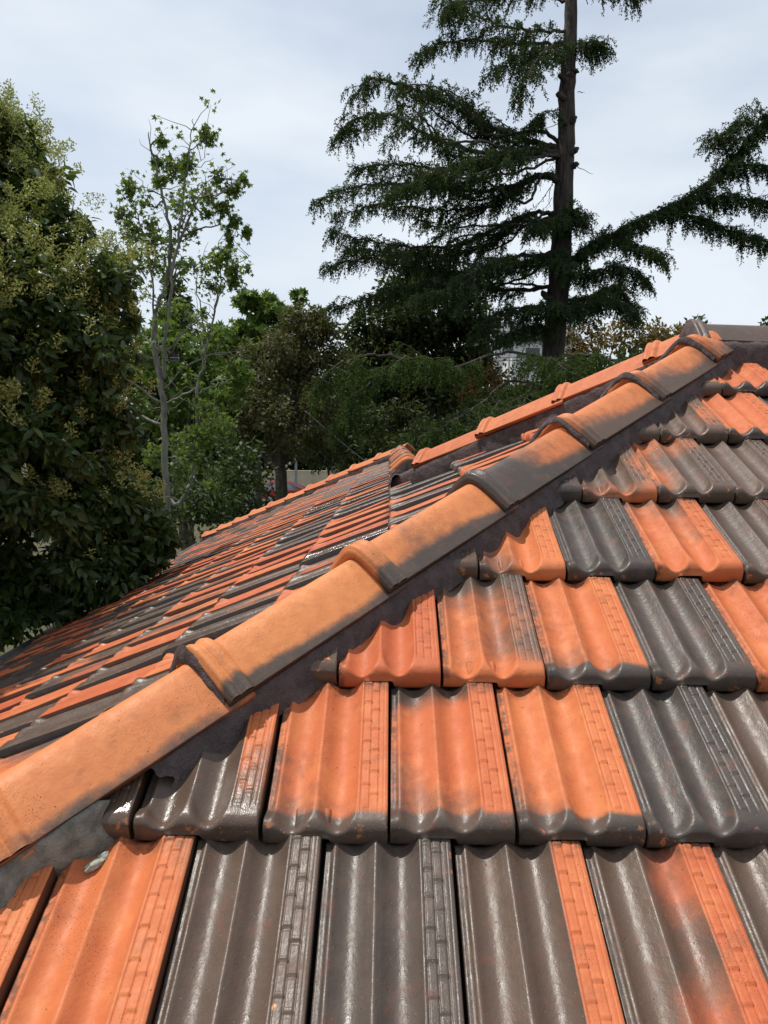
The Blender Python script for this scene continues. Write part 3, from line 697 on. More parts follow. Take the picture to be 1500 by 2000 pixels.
# ------------------------------------------------------------------ foliage builders
def norm(a): return a/np.maximum(np.linalg.norm(a, axis=1)[:, None], 1e-9)
def leaves(c, d, n, ln, wd, shape='rhomb', fold=0.15, curl=0.0):
    """c base points, d axis, n normals, all (N,3) -> verts, faces list, faces per leaf"""
    d = norm(d); s = norm(np.cross(d, n)); n = np.cross(s, d)
    ln = np.asarray(ln)[:, None]; wd = np.asarray(wd)[:, None]; N_ = len(c)
    if shape == 'rhomb':
        pts = [c, c+d*ln*.45+s*wd*.5+n*wd*fold, c+d*ln-n*ln*curl, c+d*ln*.45-s*wd*.5+n*wd*fold]
        V = np.stack(pts, 1).reshape(-1, 3); b = np.arange(N_)[:, None]*4
        return V, [np.concatenate([b+[0, 1, 2], b+[0, 2, 3]], 1).reshape(-1, 3)], 2
    if shape == 'oval':
        pts = [c, c+d*ln*.28+s*wd*.44+n*wd*fold, c+d*ln*.62+s*wd*.40+n*wd*fold-n*ln*curl*.35, c+d*ln-n*ln*curl, c+d*ln*.62-s*wd*.40+n*wd*fold-n*ln*curl*.35, c+d*ln*.28-s*wd*.44+n*wd*fold, c+d*ln*.5-n*ln*curl*.25]
        V = np.stack(pts, 1).reshape(-1, 3); b = np.arange(N_)[:, None]*7
        return V, [np.concatenate([b+[0, 1, 2, 6], b+[6, 2, 3, 3]][:1] + [b+[0, 6, 4, 5]], 1).reshape(-1, 4), np.concatenate([b+[6, 2, 3], b+[6, 3, 4]], 1).reshape(-1, 3)], 4
    if shape == 'star':
        ang = np.radians([0, 28, 52, 78, 118, 180, 242, 282, 308, 332]); rad = np.array([1.0, .42, .9, .38, .62, .12, .62, .38, .9, .42])
        pts = [c + (d*math.cos(a) + s*math.sin(a))*ln*r*.55 + n*ln*fold*(r-.4)*-.5 for a, r in zip(ang, rad)]
        V = np.stack(pts, 1).reshape(-1, 3); b = np.arange(N_)[:, None]*10
        return V, [np.concatenate([b+[1, 2, 3, 5], b+[9, 0, 1, 5], b+[7, 8, 9, 5]], 1).reshape(-1, 4), np.concatenate([b+[3, 4, 5], b+[5, 6, 7]], 1).reshape(-1, 3)], 5
def leaf_obj(name, parts, mat, parent, tones=None):
    Vs = []; F3 = []; F4 = []; nbv = 0; t3 = []; t4 = []
    for (V, Fs, per), tone in parts:
        for f in Fs:
            rep = len(f)//max(1, len(tone))
            if f.shape[1] == 3: F3.append(f+nbv); t3.append(np.repeat(tone, rep))
            else: F4.append(f+nbv); t4.append(np.repeat(tone, rep))
        Vs.append(V); nbv += len(V)
    Fs = ([np.concatenate(F4)] if F4 else []) + ([np.concatenate(F3)] if F3 else [])
    ts = ([np.concatenate(t4)] if F4 else []) + ([np.concatenate(t3)] if F3 else [])
    V = np.concatenate(Vs); me = bpy.data.meshes.new(name)
    me.vertices.add(len(V)); me.vertices.foreach_set('co', V.astype(np.float32).ravel())
    tot = np.concatenate([np.full(len(f), f.shape[1], np.int32) for f in Fs]); st = np.concatenate([[0], np.cumsum(tot)[:-1]]).astype(np.int32)
    me.loops.add(int(tot.sum())); me.polygons.add(len(tot)); me.loops.foreach_set('vertex_index', np.concatenate([f.ravel() for f in Fs]).astype(np.int32))
    me.polygons.foreach_set('loop_start', st); me.polygons.foreach_set('loop_total', tot); me.update(calc_edges=True)
    fattr(me, 'tone', np.concatenate(ts)); o = obj(name, me, mat, parent); o['kind'] = 'stuff'; return o
def rdir(n): return norm(rng.normal(size=(n, 3)))
def lobe_points(lobes, dens, shell=0.55, nclump=26, rc=0.30):
    """points gathered in clumps over ellipsoids (c, r3), with outward direction"""
    P = []; D = []
    for c, r in lobes:
        c = np.array(c); r = np.array(r); n = int(dens*(r[0]*r[1]+r[0]*r[2]+r[1]*r[2])/3)
        dc = rdir(nclump); cc = c+dc*r*rng.uniform(shell, 1.0, (nclump, 1)); cr = rc*r.mean()*rng.uniform(.65, 1.35, nclump)
        wts = cr**2; k = rng.choice(nclump, n, p=wts/wts.sum()); d = rdir(n); rad = rng.random(n)**.45
        P.append(cc[k]+d*(cr[k]*rad)[:, None]*np.array([1.1, 1.1, .85])); D.append(norm(dc[k]*.55+d*.75))
    return np.concatenate(P), np.concatenate(D)
def wobble(pts, amp, n=5):
    """smooth polyline through control points with a little wander"""
    out = []; pts = [Vector(p) for p in pts]
    for i in range(len(pts)-1):
        p0 = pts[max(i-1, 0)]; p1 = pts[i]; p2 = pts[i+1]; p3 = pts[min(i+2, len(pts)-1)]
        for k in range(n):
            t = k/n; q = 0.5*((2*p1)+(p2-p0)*t+(2*p0-5*p1+4*p2-p3)*t*t+(3*p1-p0-3*p2+p3)*t**3)
            out.append(q + Vector(tuple(rng.normal(0, amp, 3))) if (i or k) else q)
    out.append(pts[-1]); return out
def taper(n, a, b): return [a+(b-a)*i/(n-1) for i in range(n)]
def px2m(p, Y): return p*Y/F_PX

# ------------------------------------------------------------------ broadleaf tree from lobes given in picture units at a depth
def blob_tree(name, label, cat, lobes_px, Y, mat, trunk_px, barkm, dens=900, lsz=(.16, .07), group=None, spread=1.0, trunk_r=.18, shell=.55, shape='rhomb', droop=0.2):
    base = at(trunk_px[0], 900, Y); base.z = GZ
    t = empty(name, base); tag(t, label, cat, group)
    lobes = []
    for (px, py, rx, ry, dy) in lobes_px:
        c = at(px, py, Y+dy); a = px2m(rx, Y+dy); b = px2m(ry, Y+dy); lobes.append((tuple(c), (a, (a+b)/2*spread, b)))
    P, D = lobe_points(lobes, dens, shell); n = len(P)
    ax = D*0.5 + rdir(n)*.8; ax[:, 2] -= droop; nr = D*.5+rdir(n)*.7; nr[:, 2] += .5
    ln = lsz[0]*rng.uniform(.6, 1.3, n); wd = lsz[1]*rng.uniform(.7, 1.3, n)
    tone = np.clip(rng.normal(.45, .24, n), 0, 1)
    leaf_obj('crown', [(leaves(P, ax, nr, ln, wd, shape), tone)], mat, t)
    mb = MB(); fork = at(trunk_px[0], trunk_px[1], Y)
    pts = wobble([base-Vector((0, 0, .1)), base.lerp(fork, .5)+Vector((.1, 0, 0)), fork], .03, 4); mb.tube(pts, taper(len(pts), trunk_r, trunk_r*.75), 10)
    tr = mb.build('trunk', barkm, t, True)
    for c, r in lobes:
        mb2 = MB(); c = Vector(c); mid = fork.lerp(c, .5)+Vector((0, 0, -.15*(c-fork).length*.3))
        pts = wobble([fork-Vector((0, 0, .2)), mid, c], .04, 5); mb2.tube(pts, taper(len(pts), trunk_r*.6, trunk_r*.1), 7); mb2.build('branch', barkm, t, True)
    return t

# ------------------------------------------------------------------ privet beside the gutter
def privet():
    base = Vector((-5.7, 7.0, GZ)); t = empty('privet_tree', base)
    tag(t, 'big glossy dark privet with pale flower sprays leaning over the gutter', 'tree')
    L_ = [(-20, 420, 175, 235, 6.3), (70, 560, 190, 190, 6.0), (-60, 700, 230, 240, 5.7), (110, 700, 165, 190, 5.9), (30, 300, 75, 95, 6.6), (-40, 330, 130, 150, 6.6),
          (40, 900, 200, 160, 5.4), (170, 760, 110, 120, 6.1), (210, 1020, 130, 120, 6.0), (120, 1050, 140, 95, 5.7), (265, 1060, 85, 75, 6.2), (190, 590, 80, 85, 6.3), (-30, 1030, 140, 130, 5.6),
          (-200, 600, 180, 300, 6.8), (-180, 950, 190, 220, 6.6), (160, 900, 110, 100, 6.0), (60, 1150, 110, 60, 5.6), (230, 1130, 75, 55, 5.8), (-60, 1180, 90, 70, 5.8), (150, 1170, 70, 35, 5.9), (60, 250, 35, 50, 6.5), (240, 520, 45, 55, 6.3), (130, 440, 60, 70, 6.2), (90, 350, 50, 60, 6.4), (255, 640, 45, 60, 6.2), (300, 1010, 50, 45, 6.2), (290, 1090, 70, 80, 6.0), (180, 1120, 110, 80, 5.8), (70, 1190, 120, 70, 5.7), (-30, 1240, 90, 60, 5.7), (330, 1050, 40, 45, 6.1), (215, 960, 90, 80, 6.0), (240, 830, 55, 60, 6.1)]
    lobes = []
    for px, py, rx, ry, Y in L_:
        a = px2m(rx, Y)*.86; b = px2m(ry, Y)*.84; lobes.append((tuple(at(px-14, py+(22 if py < 800 else 6), Y)), (a, (a+b)*.45, b)))
    lobes += [((-3.15, 4.3, 1.3), (.55, .8, 1.2)), ((-2.95, 3.6, 1.0), (.55, .7, 1.2)), ((-3.6, 5.0, 1.6), (.6, .8, 1.0)), ((-3.4, 4.2, -.3), (.55, .9, .8)), ((-2.75, 3.0, .6), (.5, .6, 1.0))]
    P, D = lobe_points(lobes, 10500, .60, 34, .25)
    keep = P[:, 2] > zB(1)*0 + (TB*P[:, 0]+CB+.10); keep &= ~((P[:, 0] < XE) & (P[:, 2] < ZE-.3))
    P = P[keep]; D = D[keep]; n = len(P)
    ax = D*.55+rdir(n)*.75; ax[:, 2] -= .40; nr = D*.5+rdir(n)*.55; nr[:, 2] += .45
    ln = .094*rng.uniform(.55, 1.35, n); wd = ln*rng.uniform(.40, .52, n)
    # dead-thinned underside, so light shows between the low branches
    tone = np.clip(rng.normal(.45, .22, n), 0, .85); hi = rng.random(n) < .05; tone[hi] = .95
    leaf_obj('crown', [(leaves(P, ax, nr, ln, wd, 'oval', .10, .16), tone)], ML_PRIVET, t)
    # flower sprays: upright cones of beads on fine stalks, mostly on the sunny top
    up = D[:, 2]*.7 + (P[:, 2]-P[:, 2].mean())/3.4 + rng.normal(0, .25, n); outer = np.zeros(n, bool); outer[np.argsort(-up)[:int(n*.30)]] = True
    ids = np.where(outer)[0]; ids = rng.choice(ids, 2800, replace=False)
    C = []; A = []; Ls = []; Ws = []
    for i in ids:
        p = P[i]+D[i]*.10; axd = D[i]*.35+np.array([rng.normal(0, .2), rng.normal(0, .2), 1.0]); axd /= np.linalg.norm(axd); H = rng.uniform(.12, .22)
        m = 6
        C.append(p); A.append(axd); Ls.append(H); Ws.append(.006)
        for k in range(m):
            f = .18+.78*k/m; th = k*2.4+rng.uniform(0, .6); r = .075*(1-f*.8)
            e1 = np.cross(axd, [0.3, .9, .1]); e1 /= np.linalg.norm(e1); e2 = np.cross(axd, e1)
            for sgn in (0, math.pi):
                o_ = (e1*math.cos(th+sgn)+e2*math.sin(th+sgn)); bd = o_*1.0+axd*.55; bd /= np.linalg.norm(bd); bl = r*rng.uniform(.8, 1.3)
                C.append(p+axd*H*f); A.append(bd); Ls.append(bl); Ws.append(.008)
                for q in (.45, .75, 1.0):
                    C.append(p+axd*H*f+bd*bl*q); A.append(bd*.5+rdir(1)[0]*.8); Ls.append(.026); Ws.append(.014)
    C = np.array(C); A = np.array(A); nn = len(C)
    leaf_obj('flower_sprays', [(leaves(C, A, rdir(nn), np.array(Ls), np.array(Ws)), np.clip(rng.normal(.5, .25, nn), 0, 1))], ML_PANICLE, t)
    trunks = [[base-Vector((0, 0, .1)), Vector((-5.6, 6.9, -3.6)), Vector((-5.0, 6.6, -2.0)), Vector((-4.3, 6.3, 0.2)), Vector((-3.8, 6.3, 2.0))]]
    mb = MB(); p = wobble(trunks[0], .02, 6); mb.tube(p, taper(len(p), .13, .03), 10); mb.build('trunk', M_BARKB, t, True)
    for (a, b, c, r) in [((-5.2, 6.8, -2.6), at(60, 1110, 6.0), at(290, 1060, 6.1), .035), ((-5.3, 6.8, -2.9), at(20, 1120, 5.8), at(180, 1100, 5.9), .028), ((-5.1, 6.7, -2.2), at(40, 1000, 5.6), at(200, 880, 5.8), .03),
                         ((-5.4, 6.9, -3.2), at(50, 1180, 6.2), at(160, 1215, 6.1), .018), ((-5.4, 6.8, -3.3), at(30, 1210, 5.9), at(110, 1100, 5.7), .016), ((-4.6, 6.5, -1), at(60, 700, 6), at(200, 600, 6.1), .03), ((-4.9, 6.6, -1.8), at(-40, 800, 5.9), at(30, 700, 5.6), .03), ((-4.3, 6.3, .2), at(-30, 450, 6.3), at(60, 330, 6.4), .03),
                         ((-5.5, 6.9, -3.4), at(10, 1240, 6.5), at(60, 1080, 6.0), .02), ((-5.3, 6.8, -2.8), at(90, 1150, 5.8), at(250, 1150, 5.9), .014)]:
        mb = MB(); p = wobble([Vector(a), Vector(b), Vector(c)], .02, 7); mb.tube(p, taper(len(p), r, r*.25), 7); mb.build('branch', M_BARKB, t, True)
privet()

# ------------------------------------------------------------------ sparse sweetgum with two bare grey stems
def sparse(name, label, Y, stems, twigs, clusters, r0, base_px, extra=0):
    base = at(base_px, 960, Y); base.z = GZ; t = empty(name, base); tag(t, label, 'tree')
    allp = []
    for i, (pts, ra, rb) in enumerate(stems):
        P = [at(px, py, Y+dy) for px, py, dy in pts]
        if i == 0: P = [base-Vector((0, 0, .1))]+P
        p = wobble(P, px2m(1.6, Y), 6); mb = MB(); mb.tube(p, taper(len(p), ra*.66, rb), 8); mb.build('trunk' if i == 0 else 'stem', M_BARKG, t, True); allp += p[4:]
    for pts, ra in twigs:
        P = [at(px, py, Y+dy) for px, py, dy in pts]; p = wobble(P, px2m(1.8, Y), 5); mb = MB(); mb.tube(p, taper(len(p), ra, ra*.3), 6); mb.build('branch', M_BARKG, t, True); allp += p
    C = []; 
    tw = MB(); ap = np.array([tuple(q) for q in allp])
    for px, py, rx, ry, n in clusters:
        c = np.array(tuple(at(px, py, Y+rng.normal(0, .35)))); s = np.array([px2m(rx, Y), px2m((rx+ry)*.5, Y), px2m(ry, Y)])
        n = int(n*2.6); pts = c+rng.normal(0, .46, (n, 3))*s; C.append(pts)
        near = ap[np.argmin(((ap-c)**2).sum(1))]
        p = wobble([Vector(tuple(near)), Vector(tuple((near+c)/2+rng.normal(0, .05, 3))), Vector(tuple(c))], .015, 3); tw.tube(p, taper(len(p), .016, .006), 5)
        for _ in range(max(2, n//9)):
            q = pts[rng.integers(n)]; p = wobble([Vector(tuple(c+rng.normal(0, .05, 3))), Vector(tuple(q))], .012, 3); tw.tube(p, taper(len(p), .007, .003), 4)
    for _ in range(extra):
        a = ap[rng.integers(len(ap))]; dd = rng.normal(0, 1, 3); dd[2] = abs(dd[2])*1.2; dd /= np.linalg.norm(dd); e = a+dd*rng.uniform(.25, .7)
        p = wobble([Vector(tuple(a)), Vector(tuple(e))], .02, 4); tw.tube(p, taper(len(p), .008, .003), 4)
        if rng.random() < .8: C.append(e+rng.normal(0, .10, (int(rng.integers(3, 8)), 3)))
    tw.build('twigs', M_BARKG, t, True)['kind'] = 'stuff'
    C = np.concatenate(C); n = len(C); ax = rdir(n); ax[:, 2] -= .5; nr = rdir(n); nr[:, 2] += .6
    leaf_obj('crown', [(leaves(C, ax, nr, .132*rng.uniform(.6, 1.25, n), np.ones(n), 'star', .25), np.clip(rng.normal(.45, .25, n), 0, 1))], ML_SWEET, t)
YS = 13.0
sparse('sweetgum_tree', 'thin sweetgum with tall twin grey stems and sparse tufted green leaves', YS,
  [([(322, 900, 0), (318, 780, 0), (300, 640, .1), (322, 560, .1), (335, 470, 0), (318, 380, -.1), (300, 310, -.1), (290, 258, 0)], .10, .008),
   ([(322, 740, 0), (322, 680, -.1), (336, 560, -.2), (352, 440, -.2), (362, 350, -.2), (370, 290, -.1), (377, 232, 0)], .055, .006),
   ([(300, 660, .1), (298, 560, .3), (285, 470, .4), (260, 400, .4), (252, 365, .4)], .03, .006)],
  [([(328, 545, 0), (380, 400, -.3), (430, 380, -.4), (470, 350, -.4)], .022), ([(345, 470, 0), (390, 445, .2), (440, 440, .3), (480, 465, .3)], .02), ([(345, 450, 0), (370, 410, 0), (400, 360, .1), (420, 345, .1)], .015),
   ([(368, 300, 0), (385, 283, 0), (405, 270, 0)], .012), ([(318, 690, 0), (260, 640, .3), (225, 640, .4)], .02), ([(318, 790, 0), (260, 750, -.3), (200, 690, -.3)], .025), ([(318, 760, 0), (390, 700, .2), (450, 690, .3)], .02),
   ([(320, 690, 0), (370, 640, -.2), (410, 610, -.3)], .02), ([(310, 370, 0), (285, 372, .1), (270, 368, .1)], .008), ([(365, 330, 0), (385, 320, 0), (400, 305, 0)], .008), ([(318, 830, 0), (250, 800, .4), (215, 730, .6)], .03)],
  [(405, 268, 20, 22, 60), (315, 275, 10, 14, 26), (305, 318, 14, 14, 30), (340, 330, 26, 24, 60), (365, 320, 16, 20, 40), (312, 350, 14, 14, 26), (250, 372, 16, 26, 50), (240, 420, 18, 22, 45), (255, 455, 24, 24, 50), (283, 395, 12, 18, 22),
   (295, 440, 16, 22, 30), (300, 470, 20, 24, 36), (425, 350, 12, 20, 24), (455, 370, 18, 16, 44), (475, 350, 9, 16, 26), (435, 405, 20, 18, 60), (405, 385, 18, 24, 34), (405, 415, 12, 10, 16), (448, 460, 8, 26, 36), (482, 455, 10, 14, 28), (460, 432, 12, 12, 26),
   (375, 380, 26, 24, 30), (365, 450, 24, 30, 34), (345, 400, 20, 30, 30), (330, 480, 24, 30, 36), (305, 520, 26, 26, 44), (355, 520, 20, 24, 26), (268, 500, 24, 18, 36), (370, 520, 16, 16, 14)], .1, 318, 70)
sparse('sweetgum_tree', 'shorter sweetgum with one crooked grey stem forking below leafy tufts', 14.5,
  [([(318, 1010, 0), (348, 985, 0), (370, 950, 0), (380, 900, 0), (384, 830, 0), (382, 760, 0), (398, 715, 0), (408, 660, 0), (420, 600, 0), (432, 540, 0), (428, 470, 0)], .085, .008),
   ([(398, 715, 0), (392, 690, .1), (396, 640, .2), (385, 560, .3), (375, 500, .3)], .03, .006), ([(418, 610, 0), (436, 560, -.1), (455, 520, -.2), (490, 500, -.2)], .02, .005)],
  [([(384, 770, 0), (430, 750, .2), (455, 740, .3)], .02), ([(384, 760, 0), (340, 780, .2), (300, 800, .3)], .03), ([(405, 690, 0), (440, 690, .1), (475, 675, .1)], .015), ([(410, 640, 0), (385, 620, .1), (335, 690, .1)], .02), ([(383, 800, 0), (410, 790, -.2), (425, 800, -.2)], .012)],
  [(425, 510, 22, 22, 60), (455, 530, 22, 22, 70), (440, 495, 24, 14, 40), (400, 520, 18, 24, 34), (415, 560, 26, 20, 44), (455, 555, 20, 14, 30), (485, 525, 10, 12, 12), (395, 610, 10, 10, 12), (390, 850, 34, 26, 110), (370, 890, 24, 24, 60), (430, 835, 34, 28, 110), (400, 800, 26, 22, 60), (300, 890, 26, 24, 60), (345, 860, 20, 20, 40), (415, 950, 16, 12, 24)], .1, 330, 40)

# ------------------------------------------------------------------ middle distance trees
blob_tree('maple_tree', 'bright green maple with a ragged top behind the sparse sweetgums', 'tree',
  [(490, 640, 40, 55, 0), (470, 690, 50, 40, 1), (540, 640, 45, 55, 0), (520, 600, 25, 30, 0), (585, 580, 18, 14, 0), (565, 620, 30, 40, 1), (550, 690, 60, 40, 1), (480, 590, 22, 22, -.5), (430, 690, 40, 40, 1)], 37, ML_MAPLE, (500, 830), M_BARKB, dens=620, lsz=(.50, .42), shape='star', trunk_r=.2)
blob_tree('maple_tree', 'yellow green maple low behind the grey sweetgum stems', 'tree',
  [(330, 690, 70, 60, 0), (400, 660, 50, 45, 1), (300, 780, 70, 60, 0), (390, 750, 60, 60, 0), (350, 620, 40, 35, 1), (270, 700, 60, 60, 0), (440, 740, 50, 50, 1)], 20, ML_MAPLE, (350, 860), M_BARKB, dens=800, lsz=(.28, .24), shape='star', trunk_r=.18)
blob_tree('pittosporum_tree', 'rounded brown green tree with fine foliage and a forked trunk by the red car', 'tree',
  [(590, 680, 75, 75, 0), (530, 740, 90, 70, 0), (620, 640, 45, 40, 0), (470, 760, 60, 55, 0), (560, 810, 110, 70, -1), (640, 740, 60, 60, 0), (500, 830, 70, 50, 0), (600, 620, 40, 25, 0), (440, 820, 50, 50, 0)], 28, ML_OLIVE, (545, 905), M_BARKB, dens=1500, lsz=(.20, .085), trunk_r=.28)
blob_tree('cypress_tree', 'tall dark evergreen with a dense olive crown under the cedar boughs', 'tree',
  [(830, 600, 110, 80, 0), (770, 670, 90, 75, 0), (880, 680, 90, 90, 0), (740, 720, 70, 60, 0), (820, 760, 130, 80, 0), (920, 620, 50, 60, 0), (800, 570, 60, 50, 0), (730, 640, 50, 40, 0), (900, 760, 90, 70, 0), (880, 560, 60, 40, 0)], 31, ML_DARK, (810, 860), M_BARKB, dens=1300, lsz=(.24, .13), trunk_r=.35)
blob_tree('pine_tree', 'distant dark evergreen top between the sweetgum stems', 'tree', [(340, 560, 16, 40, 0), (350, 610, 28, 35, 0), (330, 650, 35, 30, 0)], 45, ML_DARK, (340, 760), M_BARKB, dens=420, lsz=(.5, .25), trunk_r=.3)
blob_tree('rust_shrub', 'rust and olive leaved shrub beside the cedar trunk', 'shrub', [(1135, 660, 38, 34, 0), (1200, 650, 50, 32, 1), (1260, 650, 50, 28, 1), (1310, 660, 45, 26, 1), (1160, 700, 60, 40, 0)], 27, ML_RUST, (1180, 760), M_BARKB, dens=1000, lsz=(.17, .09), trunk_r=.1)
blob_tree('rust_shrub', 'autumn toned shrub among the hanging cedar sprays', 'shrub', [(960, 740, 45, 40, 0), (930, 760, 40, 35, 0), (1010, 760, 60, 40, 0)], 23, ML_RUST, (960, 830), M_BARKB, dens=900, lsz=(.15, .07), trunk_r=.08)
blob_tree('far_tree', 'far green tree crown showing just above the dark ridge cap', 'tree', [(1360, 640, 22, 22, 0), (1400, 650, 25, 12, 0), (1335, 648, 20, 14, 0)], 34, ML_MID, (1365, 760), M_BARKB, dens=700, lsz=(.22, .14), trunk_r=.15)
blob_tree('far_tree', 'far tree crown cut by the right edge beyond the main ridge', 'tree', [(1505, 640, 18, 22, 0), (1540, 650, 40, 40, 0)], 34, ML_MID, (1530, 760), M_BARKB, dens=700, lsz=(.22, .14), trunk_r=.15)
# dark understorey
US = [(430, 900, 90, 70, 18, 'dense dark shrub under the crooked sweetgum'), (370, 960, 80, 60, 16, 'black green shrub against the roof edge beside the privet'), (470, 970, 70, 45, 20, 'low dark shrub left of the red car'), (770, 850, 110, 70, 27, 'deep shaded shrub behind the small far hip peak'), (900, 860, 110, 60, 26, 'shaded shrub below the hanging cedar sprays'), (640, 850, 70, 45, 38, 'dim shrub beyond the forked trunk'), (1060, 800, 110, 50, 25, 'dark shrub behind the orange hip caps'), (720, 910, 60, 40, 30, 'dark shrub hiding the end of the beige wall')]
for px, py, rx, ry, Y, lb in US:
    blob_tree('garden_shrub', lb, 'shrub', [(px, py, rx, ry, 0), (px-rx*.5, py+ry*.3, rx*.6, ry*.7, .5), (px+rx*.5, py+ry*.25, rx*.6, ry*.7, .4), (px, py+ry*.9, rx*.9, ry*.7, .3)], Y, ML_MID if Y < 25 else ML_DARK, (px, py+ry), M_BARKB, dens=900, lsz=(.16 if Y < 25 else .22, .08), trunk_r=.07, group='shrubs in the shade between the houses')
# tree line closing the view
for i, (px, py, rx, ry, Y, lb) in enumerate([(700, 780, 130, 90, 70, 'hazy dark tree far behind the cypress'), (250, 800, 160, 120, 60, 'far dark tree behind the low yellow green maple'), (1000, 740, 140, 70, 62, 'far tree left of the pale house'), (1250, 740, 160, 60, 55, 'far tree behind the rust leaved shrub'), (520, 830, 120, 80, 66, 'far tree across the road behind the beige wall')]):
    blob_tree('background_tree', lb, 'tree', [(px, py, rx, ry, 0), (px-rx*.6, py+20, rx*.6, ry*.7, 1), (px+rx*.6, py+15, rx*.6, ry*.7, 1), (px, py+ry*.9, rx, ry*.7, 0)], Y, ML_DARK, (px, py+ry), M_BARKB, dens=260, lsz=(.6, .34), trunk_r=.4, group='trees closing the view')

